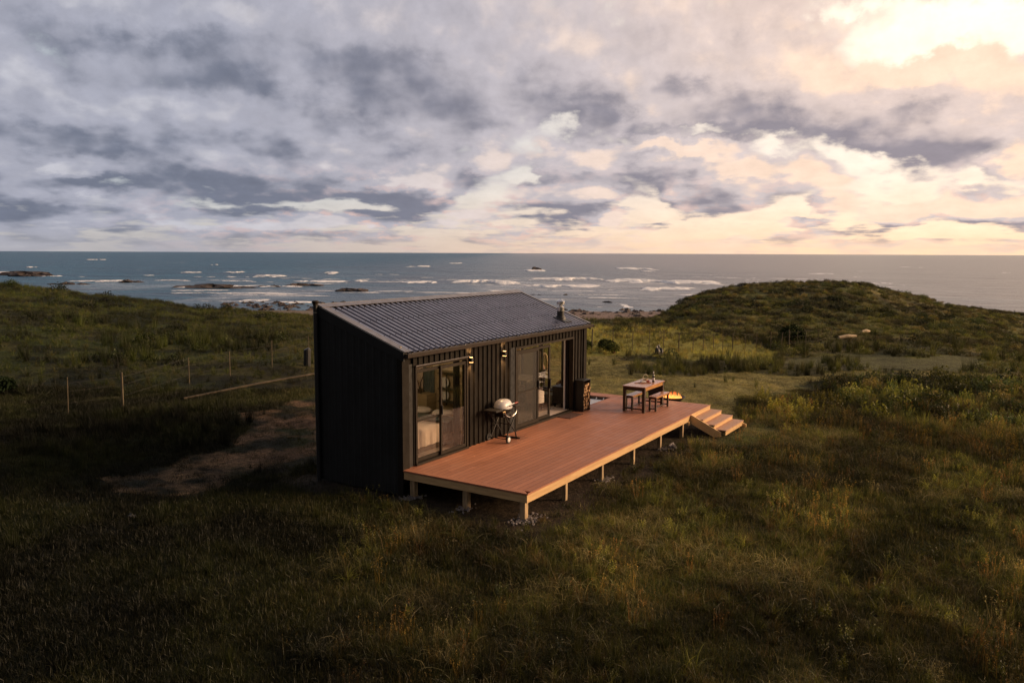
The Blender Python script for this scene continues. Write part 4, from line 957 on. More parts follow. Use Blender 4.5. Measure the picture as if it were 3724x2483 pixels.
# ------------------------------------------------------------------ deck
W_, XD, BK = 3.08, 10.75, 2.42
HX0, HX1, HY0, HY1 = 8.62, 10.28, .0, 1.95        # opening for the net
deck = thing('timber_deck', 'long red-brown board deck on pine posts along the cabin front', 'deck', (5.3, -1.5, -.6))
t = .026
m = MB()
m.box(.145, XD - .145, -W_ + .0, -.0, -t, 0); m.box(8.47, HX0, 0, BK - .15, -t, 0); m.box(HX1, XD - .145, 0, BK - .15, -t, 0); m.box(HX0, HX1, HY1, BK - .15, -t, 0)
obj('deck_boards', m, M['deck'], deck)
obj('border_board', MB().add([(-.02, -.03, .0015), (-.02, -W_ - .02, .0015), (.14, -W_ + .14, .0015), (.14, -.03, .0015), (-.02, -.03, -t), (-.02, -W_ - .02, -t), (.14, -W_ + .14, -t), (.14, -.03, -t)], [(0,1,2,3),(7,6,5,4),(0,4,5,1),(1,5,6,2),(2,6,7,3),(3,7,4,0)]), M['deckY'], deck)
obj('border_board', MB().box(XD - .14, XD + .02, -W_ - .02, BK, -t, .0015), M['deckY'], deck)
obj('border_board', MB().box(.0, XD - .14, -W_ - .02, -W_ - .0005, -t, .001), M['deckY'], deck)
obj('border_board', MB().box(8.47, XD - .141, BK - .149, BK, -t, .0012), M['deckY'], deck)
RZ0, RZ1 = -.19, -.045
obj('rim_joist', MB().box(-.0, XD, -W_ + .0, -W_ + .045, RZ0, -t - .001), M['pineX'], deck)
obj('rim_joist', MB().box(.0, .045, -W_ + .047, -.002, RZ0, RZ1 + .005), M['pine'], deck)
obj('rim_joist', MB().box(XD - .045, XD, -W_ + .047, BK, RZ0, -t - .001), M['pine'], deck)
obj('rim_joist', MB().box(8.47, XD - .047, BK - .045, BK, RZ0, -t - .001), M['pine'], deck)
obj('shadow_gap', MB().box(.05, .09, -W_ + .05, -.05, RZ0, -t - .001), M['void'], deck)  # black strip painting in the shade of the gap above the side joist
for y in (-2.2, -1.4, -.6): obj('joist', MB().box(.1, XD - .05, y, y + .045, RZ0 + .005, -t - .001), M['post'], deck)
for y0, y1, x0, x1 in ((HY0, HY0 + .035, HX0, HX1), (HY1 - .035, HY1, HX0, HX1), (HY0 + .035, HY1 - .035, HX0, HX0 + .035), (HY0 + .035, HY1 - .035, HX1 - .035, HX1)):
    obj('net_frame', MB().box(x0, x1, y0, y1, -.24, -t - .001), M['tabledark'], deck)
def netp(s, t): return (HX0 + .11 + s * (HX1 - HX0 - .22), HY0 + .09 + t * (HY1 - HY0 - .18), -.10 - .10 * math.sin(math.pi * s) * math.sin(math.pi * t))
m = MB(); NN = 46
for i in range(NN + 1):
    m.tube([netp(i / NN, k / 10) for k in range(11)], .0075, 5, False); m.tube([netp(k / 10, i / NN) for k in range(11)], .0075, 5, False)
m = sheet(lambda s, t: tuple(Vector(netp(s, t)) - Vector((0, 0, .012))), 20, 20, m)
net = obj('net', m, M['rope'], deck)
for k in range(7):
    q = (k + .5) / 7
    for a, b_ in ((netp(q, 1), (HX0 + .11 + q * (HX1 - HX0 - .22), HY1 - .03, -.06)), (netp(1, q), (HX1 - .03, HY0 + .09 + q * (HY1 - HY0 - .18), -.06)), (netp(q, 0), (HX0 + .11 + q * (HX1 - HX0 - .22), HY0 + .03, -.06))):
        m = MB(); m.tube([a, ((a[0] + b_[0]) / 2, (a[1] + b_[1]) / 2, -.045), b_], .016, 6); obj('rope_lashing', m, M['rope'], net)
posts = [(.10, -.18), (.10, -1.55), (.09, -2.92)] + [(x, -2.98) for x in (1.66, 3.40, 5.18, 6.93, 8.6, 10.3)]
for i, (x, y) in enumerate(posts):
    z = float(hgt(x, y)); w_ = .06 if y > -2.95 else .045
    obj('post', MB().box(x, x + w_ * 2, y - w_, y + w_, z - .15, RZ0 - .001 if i < 3 else RZ0 + .02), M['post'], deck, bevel=.006)
obj('brace', MB().beam((.25, -2.85, -.44), (.75, -2.6, -.22), .05, .09), M['post'], deck)
obj('rail_end', MB().box(8.86, 9.05, -W_ - .03, -W_ - .002, -.29, -.19), M['pine'], deck)
# staircase off the front edge
stc = obj('staircase', MB().box(9.10, 10.74, -W_ - .022, -W_ - .004, -.25, -.004), M['pineX'], deck)     # its top riser; everything else hangs on it
GY = [-W_ - .02, -3.43, -3.77, -4.10]; TZ = [0, -.125, -.24, -.355]
for k in range(3):
    obj('tread', MB().box(9.10, 10.80, GY[k + 1] - .015, GY[k], TZ[k + 1] - .028, TZ[k + 1]), M['tread'], stc, bevel=.003)
    obj('riser', MB().box(9.102, 10.798, GY[k + 1], GY[k + 1] + .022, TZ[k + 1] - .145, TZ[k + 1] - .029), M['pineX'], stc)
for x0 in (9.045, 10.75):
    pr_ = [(-3.06, -.20), (-3.10, -.20), (-4.20, -.46), (-4.20, -.55), (-4.06, -.60), (-3.10, -.36)] if x0 > 10 else [(-W_ - .002, -.012), (-3.10, -.01), (-3.98, -.42), (-3.98, -.535), (-3.80, -.585), (-W_ - .002, -.26)]
    n = len(pr_); x1 = x0 + .045
    obj('stringer', MB().add([(x0, a, b_) for a, b_ in pr_] + [(x1, a, b_) for a, b_ in pr_], [tuple(range(n)), tuple(range(2 * n - 1, n - 1, -1))] + [(i, i + n, (i + 1) % n + n, (i + 1) % n) for i in range(n)]), M['stringer'], stc)
def pile(c, n, seed, label, spread=.22):
    m = MB(); rs = np.random.default_rng(seed)
    for i in range(n):
        x = c[0] + rs.normal(0, spread); y = c[1] + rs.normal(0, spread * .6); s_ = rs.uniform(.010, .028)
        rockmesh(m, (x, y, float(hgt(x, y)) + .005 + rs.uniform(0, .03)), s_ * 1.3, s_, s_, seed * 400 + i, 7, 3)
    o = solo('gravel', m, M['gravel'], label, 'gravel'); struct(o, 'stuff')
pile((.15, -2.98), 130, 1, 'pale gravel heaped round the near corner post', .2); pile((.05, -1.6), 45, 2, 'pale gravel round the middle post of the short side', .16)
pile((.05, -.2), 60, 3, 'gravel round the post beside the gable wall', .12); pile((7.0, -3.1), 50, 4, 'gravel by a post near the middle of the long side', .13); pile((3.5, -3.05), 60, 5, 'gravel round a post on the long side', .13)
m = MB(); rockmesh(m, (7.2, -3.25, -.58), .16, .10, .10, 5, 14, 5); solo('stone', m, M['gravel'], 'pale flat stone beside a deck post', 'stone')

# ------------------------------------------------------------------ barbecue
B = Vector((3.52, -.31, 0))
bq = thing('barbecue', 'portable gas barbecue with pale domed lid on folding black stand', 'barbecue', (3.52, -.31, 0))
lid = MB(); bc = (3.45, -.31, .835)
n = 32; base0 = len(lid.v); rings = 9
for j in range(rings + 1):
    t = j / rings * math.pi / 2
    for k in range(n):
        a = 2 * math.pi * k / n; ex = .95; ca, sa = math.cos(a), math.sin(a)
        rx = .275 * abs(ca) ** ex * (1 if ca > 0 else -1); ry = .20 * abs(sa) ** ex * (1 if sa > 0 else -1); rr_ = math.cos(t) ** .62
        z = .185 * math.sin(t) ** .95 - .035 * max(0, -sa) ** 2 * (1 - j / rings)
        lid.v.append((bc[0] + rx * rr_, bc[1] + ry * rr_, bc[2] + z))
for j in range(rings):
    for k in range(n): a = base0 + j * n + k; b_ = base0 + j * n + (k + 1) % n; lid.f.append((a, b_, b_ + n, a + n))
lid.f.append(tuple(base0 + rings * n + k for k in range(n)))
lo = obj('lid', lid, M['lid'], bq, smooth=True)
obj('lid_handle', MB().tube([(3.38, -.515, .885), (3.38, -.555, .888), (3.56, -.555, .888), (3.56, -.515, .885)], .011, 8), M['iron'], lo)
bw = MB(); b0 = 0
for j, (s_, z) in enumerate(((1.0, 0), (.97, -.05), (.85, -.11), (.6, -.16), (.3, -.175))):
    for k in range(n):
        a = 2 * math.pi * k / n; ca, sa = math.cos(a), math.sin(a)
        bw.v.append((bc[0] + .268 * abs(ca) ** .9 * (1 if ca > 0 else -1) * s_, bc[1] + .192 * abs(sa) ** .9 * (1 if sa > 0 else -1) * s_, .828 + z - (.035 * max(0, -sa) ** 2 if j == 0 else 0)))
for j in range(4):
    for k in range(n): a = j * n + k; b_ = j * n + (k + 1) % n; bw.f.append((a, a + n, b_ + n, b_))
bw.f.append(tuple(4 * n + k for k in range(n)))
bo = obj('bowl', bw, M['iron'], bq, smooth=True)
def arc(y): return [(bc[0] + .27 * math.cos(a), y, .78 + .17 * math.sin(a)) for a in np.linspace(math.pi * 1.05, math.pi * 1.95, 12)]
obj('cradle_rail', MB().tube(arc(-.545), .010, 6), M['chrome'], bq); obj('cradle_rail', MB().tube(arc(-.08), .010, 6), M['iron'], bq)
obj('control_knob', (lambda q: q)(MB().tube([(3.45, -.54, .635), (3.45, -.575, .635)], .026, 14)), M['chrome'], bq)
obj('side_table', MB().box(2.86, 3.17, -.50, -.12, .795, .83), M['iron'], bq, bevel=.006); obj('side_table', MB().box(3.77, 3.99, -.47, -.13, .80, .825), M['iron'], bq, bevel=.006)
obj('table_bracket', MB().box(3.12, 3.22, -.53, -.50, .755, .785), M['pine'], bq, bevel=.004)
for y in (-.53, -.09):
    obj('leg', MB().tube([(3.24, y, .09), (3.42, y, .33), (3.60, y, .55), (3.70, y, .70)], .016, 7), M['iron'], bq)
    obj('leg', MB().tube([(3.20, y + .025, .70), (3.38, y + .025, .50), (3.56, y + .025, .33), (3.70, y + .025, .19), (3.76, y + .025, .03)], .017, 7), M['iron'], bq)
obj('burner_box', MB().box(3.26, 3.66, -.44, -.18, .60, .70), M['iron'], bq, bevel=.02)
obj('crossbar', MB().box(3.22, 3.72, -.545, -.525, .68, .71), M['iron'], bq); obj('crossbar', MB().box(3.22, 3.72, -.095, -.075, .68, .71), M['iron'], bq)
obj('crossbar', MB().tube([(3.48, -.53, .41), (3.48, -.07, .41)], .009, 6), M['iron'], bq); obj('foot_bar', MB().beam((3.77, -.60, .025), (3.77, -.03, .025), .035, .035), M['iron'], bq)
obj('axle', MB().tube([(3.24, -.57, .09), (3.24, -.03, .09)], .009, 6), M['iron'], bq)
for y, s_ in ((-.60, -1), (-.02, 1)):
    wv = MB(); wv.lathe((0, 0, 0), [(.07, -.022), (.09, -.018), (.09, .018), (.07, .022)], 22); wv.v = [(3.24 + a, y + c_, .09 + b_) for a, b_, c_ in wv.v]
    wh = obj('wheel', wv, M['rubber'], bq, smooth=False)
    hb = MB(); hb.lathe((0, 0, 0), [(.064, -.004), (.05, .004), (.02, .012)], 20); hb.v = [(3.24 + a, y + s_ * (.022 + c_), .09 + b_) for a, b_, c_ in hb.v]; obj('hub_cap', hb, M['ceramic'], wh)
tg = thing('barbecue_tongs', 'steel tongs with a red handle lying across the right side shelf', 'tongs', (3.95, -.3, .826))
obj('tong_arm', MB().tube([(3.80, -.28, .832), (3.98, -.30, .838)], .006, 6).tube([(3.80, -.31, .832), (3.98, -.31, .838)], .006, 6), M['chrome'], tg); obj('grip', MB().tube([(3.98, -.305, .838), (4.12, -.315, .842)], .012, 8), M['dip'], tg)

# ------------------------------------------------------------------ table and benches
tbl = thing('outdoor_table', 'red-brown slatted table with dark legs on the deck', 'table', (9.2, -1.58, 0))
tx0, tx1, ty0, ty1, tz = 8.43, 9.95, -1.94, -1.22, .755
m = MB(); k = 0; y = ty0
while y < ty1 - .01: m.box(tx0, tx1, y, y + .0695, tz - .028, tz); y += .072
obj('table_top', m, M['tabletop'], tbl, bevel=.003)
obj('apron', MB().box(tx0 + .04, tx1 - .04, ty0 + .03, ty0 + .052, tz - .125, tz - .03), M['tablerail'], tbl); obj('apron', MB().box(tx0 + .04, tx1 - .04, ty1 - .052, ty1 - .03, tz - .125, tz - .03), M['tabledark'], tbl)
obj('apron', MB().box(tx0 + .03, tx0 + .052, ty0 + .053, ty1 - .053, tz - .125, tz - .03), M['tabledark'], tbl); obj('apron', MB().box(tx1 - .052, tx1 - .03, ty0 + .053, ty1 - .053, tz - .125, tz - .03), M['tabledark'], tbl)
for x in (tx0 + .02, tx1 - .10):
    for y in (ty0 + .02, ty1 - .10): obj('leg', MB().box(x, x + .08, y, y + .08, 0, tz - .03), M['tabledark'], tbl, bevel=.003)
    obj('stretcher', MB().box(x + .02, x + .055, ty0 + .10, ty1 - .10, .075, .115), M['tabledark'], tbl)
def bench(x, y, label, first=None):
    b_ = thing('bench', label, 'bench', (x + .52, y + .12, 0), 'dark wooden benches at the deck table')
    m = MB(); 
    for q in range(3): m.box(x, x + 1.06, y + q * .084, y + q * .084 + .080, .415, .44)
    obj('seat', m, M['tabletop'], b_, bevel=.003)
    for xx in (x + .03, x + .97):
        for yy in (y + .005, y + .19): obj('leg', MB().box(xx, xx + .055, yy, yy + .05, 0, .414), M['tabledark'], b_, bevel=.003)
        obj('crosspiece', MB().box(xx + .008, xx + .045, y + .056, y + .189, .365, .41), M['tabledark'], b_); obj('crosspiece', MB().box(xx + .012, xx + .042, y + .056, y + .189, .06, .09), M['tabledark'], b_)
    obj('side_rail', MB().box(x + .09, x + .965, y + .02, y + .04, .375, .412), M['tablerail'], b_); obj('stretcher', MB().box(x + .06, x + .99, y + .108, y + .138, .062, .088), M['tabledark'], b_)
    return b_
bench(8.80, -2.13, 'dark-legged bench on the near side of the deck table, by the open lawn edge')
bench(8.62, -1.47, 'dark-legged bench half tucked under the far side of the deck table')
bt = thing('wine_bottle', 'dark wine bottle with pale label standing on the deck table', 'bottle', (9.50, -1.75, tz))
obj('glass_body', MB().lathe((9.50, -1.75, tz), [(.036, 0), (.038, .01), (.038, .17), (.034, .195), (.016, .235), (.0145, .30), (.016, .302), (.016, .315)], 18), M['glassbottle'], bt, smooth=True)
obj('paper_label', MB().lathe((9.50, -1.75, tz), [(.0388, .055), (.0388, .135)], 18), M['label'], bt); obj('foil_cap', MB().lathe((9.50, -1.75, tz), [(.0165, .255), (.0168, .317)], 14), M['label'], bt)
sb = thing('serving_board', 'long wooden serving paddle on the deck table', 'board', (9.18, -1.58, tz))
dr = Vector((.72, -.69, 0)); c0 = Vector((9.20, -1.60, tz + .001)); M3 = Matrix.Rotation(math.atan2(-.62, .60), 3, 'Z')
obj('paddle', MB().obox(c0 + Vector((0, 0, .009)), (.36, .17, .018), M3), M['board'], sb, bevel=.004); obj('paddle_handle', MB().obox(c0 + M3 @ Vector((-.25, 0, .009)), (.13, .035, .016), M3), M['board'], sb, bevel=.004)
db = thing('dip_bowl', 'small bowl of red dip on the serving board', 'bowl', (9.31, -1.66, tz + .019))
obj('bowl', MB().lathe((9.31, -1.66, tz + .019), [(.03, 0), (.052, .03), (.055, .042), (.049, .042), (.03, .012)], 18), M['dip'], db, smooth=True); obj('dip', MB().lathe((9.31, -1.66, tz + .052), [(.048, 0), (.03, .004)], 16), M['dip'], db)
wb = thing('cheese_dish', 'white oblong dish of cheese on the serving board', 'dish', (9.17, -1.56, tz + .019))
obj('dish', MB().obox((9.17, -1.56, tz + .019 + .018), (.15, .10, .034), M3), M['ceramic'], wb, bevel=.008); obj('cheese', MB().obox((9.17, -1.56, tz + .062), (.08, .05, .02), M3), M['linen'], wb, bevel=.004)
solo('cheese_knife', MB().beam((9.10, -1.49, tz + .075), (9.20, -1.53, tz + .082), .012, .008), M['iron'], 'small dark knife resting on the white dish', 'knife')
bs = thing('basket', 'small cane basket with a tall arched handle beside the wine bottle', 'basket', (9.68, -1.42, tz))
obj('basket_body', MB().lathe((9.68, -1.42, tz), [(.06, 0), (.085, .05), (.08, .05), (.055, .008)], 18), M['cane'], bs); obj('handle', MB().tube([(9.68 + .085 * math.cos(a), -1.42 + .0 * math.cos(a) - .05 * math.cos(a), tz + .04 + .14 * math.sin(a)) for a in np.linspace(0, math.pi, 14)], .007, 6), M['cane'], bs)
gl = solo('drinking_glass', MB().lathe((9.72, -1.50, tz), [(.028, 0), (.032, .11), (.030, .11), (.026, .006)], 16), M['glass'], 'clear drinking glass beside the cane basket', 'glass')
bg_ = thing('folding_camp_chair', 'black folding camp chair with a pink patch behind the near bench', 'chair', (11.15, -1.25, -.6))
def seatp(s, t): x = 11.05 + s * .42; return (x, -1.50 + t * .5, -.18 - .05 * math.sin(math.pi * s))
obj('seat', sheet(seatp, 8, 8), M['bagm'], bg_, smooth=True); obj('backrest', sheet(lambda s, t: (11.02 - t * .14 - .03 * math.sin(math.pi * s), -1.50 + s * .5, -.15 + t * .55), 8, 8), M['bagm'], bg_, smooth=True)
obj('pink_patch', MB().obox((10.94, -1.40, .24), (.015, .07, .10)), M['pink'], bg_)
for a, b_ in (((11.0, -1.5, -.6), (11.47, -1.5, -.18)), ((11.47, -1.5, -.6), (10.87, -1.5, .42)), ((11.0, -1.0, -.6), (11.47, -1.0, -.18)), ((11.47, -1.0, -.6), (10.87, -1.0, .42))): obj('leg', MB().tube([a, b_], .011, 6), M['iron'], bg_)
solo('cup', MB().lathe((9.92, -1.12, 0), [(.03, 0), (.038, .09), (.034, .09), (.026, .008)], 16), M['ceramic'], 'small white cup left on the deck behind the table', 'cup')
# fire pit on the grass beyond the deck
fc = (12.0, -1.42, -.42)
fp = thing('fire_pit', 'black steel fire bowl with a burning fire on the grass', 'fire pit', fc)
obj('fire_bowl', MB().lathe(fc, [(.10, .10), (.22, .14), (.40, .32), (.415, .33), (.40, .335), (.24, .19), (.02, .15)], 28), M['iron'], fp, smooth=False); obj('foot', MB().lathe(fc, [(.16, -.20), (.12, 0), (.10, .12)], 20), M['iron'], fp)
m = MB(); rs = random.Random(4)
for k in range(9): a = rs.uniform(0, 6.28); q = rs.uniform(.05, .2); m.tube([(fc[0] + math.cos(a) * q - .14 * math.sin(a), fc[1] + math.sin(a) * q + .14 * math.cos(a), fc[2] + .26), (fc[0] + math.cos(a) * q + .14 * math.sin(a), fc[1] + math.sin(a) * q - .14 * math.cos(a), fc[2] + .31)], .035, 7)
obj('burning_logs', m, M['ember'], fp)
m = MB()
for k in range(46):
    a = rs.uniform(0, 6.28); q = .30 * math.sqrt(rs.random()); h = rs.uniform(.07, .24) * (1.15 - q * 1.9); x, y = fc[0] + q * math.cos(a), fc[1] + q * math.sin(a)
    lx, ly = rs.uniform(-.08, .08), rs.uniform(-.08, .08); r0 = rs.uniform(.02, .05)
    m.tube([(x, y, fc[2] + .24), (x + lx * .3, y + ly * .3, fc[2] + .28 + h * .3), (x + lx, y + ly, fc[2] + .28 + h * .65), (x + lx * .6, y + ly * .7, fc[2] + .29 + h)], [r0, r0 * 1.1, r0 * .6, .003], 7)
fo_ = obj('flames', m, M['flame'], fp, smooth=True); fo_.data.transform(Matrix.Identity(4))
ld = D.lights.new('fire_light', 'POINT'); ld.energy = 14; ld.color = (1, .42, .12); ld.shadow_soft_size = .15
l_ = D.objects.new('fire_light', ld); S.collection.objects.link(l_); l_.parent = fp; l_.location = (0, 0, .55)
# door mat, firewood rack with split logs
solo('door_mat', MB().box(6.60, 7.38, -.50, -.10, .001, .014), M['mat'], 'dark red-brown mat on the deck at the open door', 'door mat')
rk = thing('firewood_rack', 'tall black steel box rack full of split logs beside the door', 'rack', (7.86, -.18, 0))
rx0, rx1, ry0, ry1, rz = 7.66, 8.10, -.36, -.04, .90
obj('side_panel', MB().box(rx0, rx0 + .012, ry0, ry1, 0, rz), M['black'], rk); obj('side_panel', MB().box(rx1 - .012, rx1, ry0, ry1, 0, rz), M['black'], rk)
obj('top_panel', MB().box(rx0 - .003, rx1 + .003, ry0 - .003, ry1, rz, rz + .012), M['iron'], rk); obj('bottom_panel', MB().box(rx0 + .012, rx1 - .012, ry0, ry1, .05, .062), M['black'], rk); obj('back_panel', MB().box(rx0 + .012, rx1 - .012, ry1 - .012, ry1, .062, rz), M['black'], rk)
rs = random.Random(9); z = .064; row = 0
while z < rz - .12:
    x = rx0 + .02; hmax = 0
    while x < rx1 - .09:
        w_ = rs.uniform(.08, .125); w_ = min(w_, rx1 - .016 - x); h_ = rs.uniform(.075, .105)
        n = rs.choice([3, 4, 5]); pts = []; a0 = rs.uniform(0, 6.28)
        for k in range(n): a = a0 + 2 * math.pi * k / n; pts.append((.5 + .5 * math.cos(a), .5 + .5 * math.sin(a)))
        px_ = [q[0] for q in pts]; pz_ = [q[1] for q in pts]
        P2 = [((p_ - min(px_)) / (max(px_) - min(px_)) * w_ * .95, (q_ - min(pz_)) / (max(pz_) - min(pz_)) * h_) for p_, q_ in pts]
        y0 = ry0 + rs.uniform(-.035, .02); y1 = ry1 - .02; nn = len(P2)
        m = MB().add([(x + a, y0, z + b_) for a, b_ in P2] + [(x + a, y1, z + b_) for a, b_ in P2], [tuple(range(nn)), tuple(range(2 * nn - 1, nn - 1, -1))] + [(i, i + nn, (i + 1) % nn + nn, (i + 1) % nn) for i in range(nn)])
        o = solo('split_log', m, M['woodend'], 'split log stacked in the black rack beside the door', 'log', 'split logs in the firewood rack')
        x += w_; hmax = max(hmax, h_)
    z += hmax * .97; row += 1

# ------------------------------------------------------------------ fences, stump, beams, driftwood, stones
def fence(name, label, pts, h, wires=(.35, .7, .95), lean=.03, w=.020, seed=0):
    p0 = pts[0]; f_ = thing(name, label, 'fence', (p0[0], p0[1], float(hgt(p0[0], p0[1])))); rs = random.Random(seed); tops = []
    for i, q in enumerate(pts):
        z = float(hgt(q[0], q[1])); hh = h * rs.uniform(.88, 1.08); lx, ly = rs.uniform(-lean, lean), rs.uniform(-lean, lean); ww = w * (1.9 if i % 5 == 1 else rs.uniform(.8, 1.1))
        m = MB().tube([(q[0], q[1], z - .2), (q[0] + lx, q[1] + ly, z + hh)], [ww, ww * .9], 6); obj('fence_post', m, M['postf'], f_); tops.append((q[0], q[1], z, lx / hh, ly / hh))
    for wz in wires:
        m = MB(); m.tube([(a + lx * wz, b_ + ly * wz, z + wz * h * .95) for a, b_, z, lx, ly in tops], .0022, 4); obj('wire', m, M['wire'], f_)
M['postf'] = mat('weathered_grey_post', (.11, .088, .055), .9, 0, .3, 5, .4, 30); M['wire'] = mat('fence_wire', (.10, .09, .08), .6, .5, .1, 5)
fence('wire_fence', 'wire fence on thin weathered posts left of the cabin', [(.98, 14.59), (2.58, 14.17), (6.88, 16.6), (8.9, 16.7), (11.3, 16.9), (15.1, 18.6), (19.5, 17.6), (23.5, 14.8)], 1.12, seed=2)
fence('wire_fence', 'long wire fence across the grass between cabin and hill', [(26.2, 10.2), (27.2, 9.1), (27.6, 8.0), (28.0, 7.0), (28.2, 6.1), (28.5, 5.4), (28.7, 4.6), (29.0, 3.9), (29.8, 3.6), (30.6, 3.3), (31.4, 3.0), (32.2, 2.7), (33.0, 2.2), (33.5, 1.7), (33.9, 1.0), (34.3, .5), (34.9, .2), (35.5, -.1), (36.3, -.4), (37.9, -.8), (39.6, -1.2)], 1.1, seed=5)
m = MB(); m.tube([(13.0, 16.5, float(hgt(13, 16.5)) - .1), (13.02, 16.5, float(hgt(13, 16.5)) + .75), (13.0, 16.52, float(hgt(13, 16.5)) + .80)], [.17, .16, .12], 12)
solo('tree_stump', m, M['black'], 'short dark stump at the fence left of the cabin', 'stump')
m = MB(); p_ = (26.6, 4.9); rockmesh(m, (p_[0], p_[1], float(hgt(*p_))), .24, .2, .35, 77, 14, 5); solo('dark_boulder', m, M['black'], 'small black boulder in front of the fence behind the deck', 'boulder')
m = MB(); rockmesh(m, (-3.88, 3.61, float(hgt(-3.88, 3.61)) - .02), .10, .08, .07, 78, 14, 5); solo('field_stone', m, M['rocknear'], 'small dark stone lying in the shaded grass at left', 'stone')
def onG(x, y, dz): return (x, y, float(hgt(x, y)) + dz)
A1 = [onG(4.65, 13.85, .06), onG(8.2, 14.1, .07), onG(11.5, 14.3, .09)]
solo('timber_beam', MB().beam(A1[0], A1[1], .07, .06).beam(A1[1], A1[2], .07, .06), M['beam'], 'long weathered timber lying on the grass left of the cabin', 'timber')
solo('timber_beam', MB().beam(onG(6.2, 14.12, .05), onG(12.6, 14.62, .08), .06, .05), M['beam'], 'second long timber lying just behind the first', 'timber')
def dlog(a, b_, lb): m = MB().tube([onG(*a, .15), onG((a[0] + b_[0]) / 2, (a[1] + b_[1]) / 2, .22), onG(*b_, .2)], [.10, .13, .07], 8); solo('driftwood_log', m, M['drift'], lb, 'driftwood', 'bleached logs at the foot of the hill')
dlog((42.3, -1.2), (43.3, -2.1), 'bleached log at the foot of the hill, the nearer one'); dlog((46.8, -1.9), (47.5, -2.3), 'short bleached log slightly up the hill, the farther one')
# distinct round bushes
def bush(x, y, r_, h, label, n=2600, seed=1, tone=(.018, .028, .010), lf=.055):
    rs = random.Random(seed); v, f_ = [], []; z0 = float(hgt(x, y)); lob = [(rs.uniform(0, 6.28), rs.uniform(0, .75), rs.uniform(.35, .6)) for _ in range(9)]
    for i in range(n):
        a0, q0, rr_ = rs.choice(lob); a = rs.uniform(0, 6.28); c_ = rs.uniform(-.3, 1); s_ = math.sqrt(1 - c_ * c_); k = rs.uniform(.65, 1.02)
        p = Vector((x + r_ * (q0 * math.cos(a0) * .7 + rr_ * s_ * math.cos(a) * k), y + r_ * (q0 * math.sin(a0) * .7 + rr_ * s_ * math.sin(a) * k), z0 + max(.02, h * (.38 + .60 * c_ * k * (1 - .35 * q0)))))
        nn = Vector((rs.gauss(0, 1), rs.gauss(0, 1), rs.gauss(.6, 1))).normalized(); t1 = nn.orthogonal().normalized(); t2 = nn.cross(t1); s = lf * rs.uniform(.6, 1.5); b0 = len(v)
        v += [p - t1 * s, p - t2 * s * .5, p + t1 * s, p + t2 * s * .5]; f_.append((b0, b0 + 1, b0 + 2, b0 + 3))
    m = MB(); m.v = [tuple(q) for q in v]; m.f = f_; key = 'bushleaf%.3f' % tone[0]
    if key not in M: M[key] = mat('bush_leaves', tone, .9, 0, .5, 6, spec=.08)
    t_ = thing('round_bush', label, 'bush', (x, y, z0)); obj('foliage', m, M[key], t_)
    m = MB()
    for k in range(5): a = k * 1.3; m.tube([(x, y, z0 - .05), (x + r_ * .25 * math.cos(a), y + r_ * .25 * math.sin(a), z0 + h * .4), (x + r_ * .5 * math.cos(a), y + r_ * .5 * math.sin(a), z0 + h * .7)], [.04, .025, .01], 6)
    obj('stems', m, M['bark'], t_)
bush(38.4, .8, 1.2, 1.25, 'dark round bush standing by the far end of the long fence', 3600, 1, (.045, .055, .018), .08)
bush(.8, 20.4, 1.5, .8, 'large dark bush at the left edge of the picture', 4200, 2, (.012, .02, .008), .09)
bush(27.2, 8.3, .7, .6, 'dark bush at the fence just right of the cabin roof', 1700, 4, (.055, .064, .02), .06); bush(27.3, 9.6, .6, .5, 'small dark bush nearest the cabin corner along the fence', 1300, 5, (.055, .064, .02), .06)
bush(25.8, 9.0, .55, .6, 'pale green bush in front of the fence near the cabin', 1300, 6, (.09, .10, .025), .05); bush(26.2, 7.3, .65, .6, 'yellow-green bush in front of the fence, second from the cabin', 1500, 7, (.09, .10, .025), .05)
bush(14.6, 3.9, .0001 + .5, .3, 'low reddish-brown dead bush on the mown grass behind the deck', 1500, 8, (.085, .038, .02), .035)

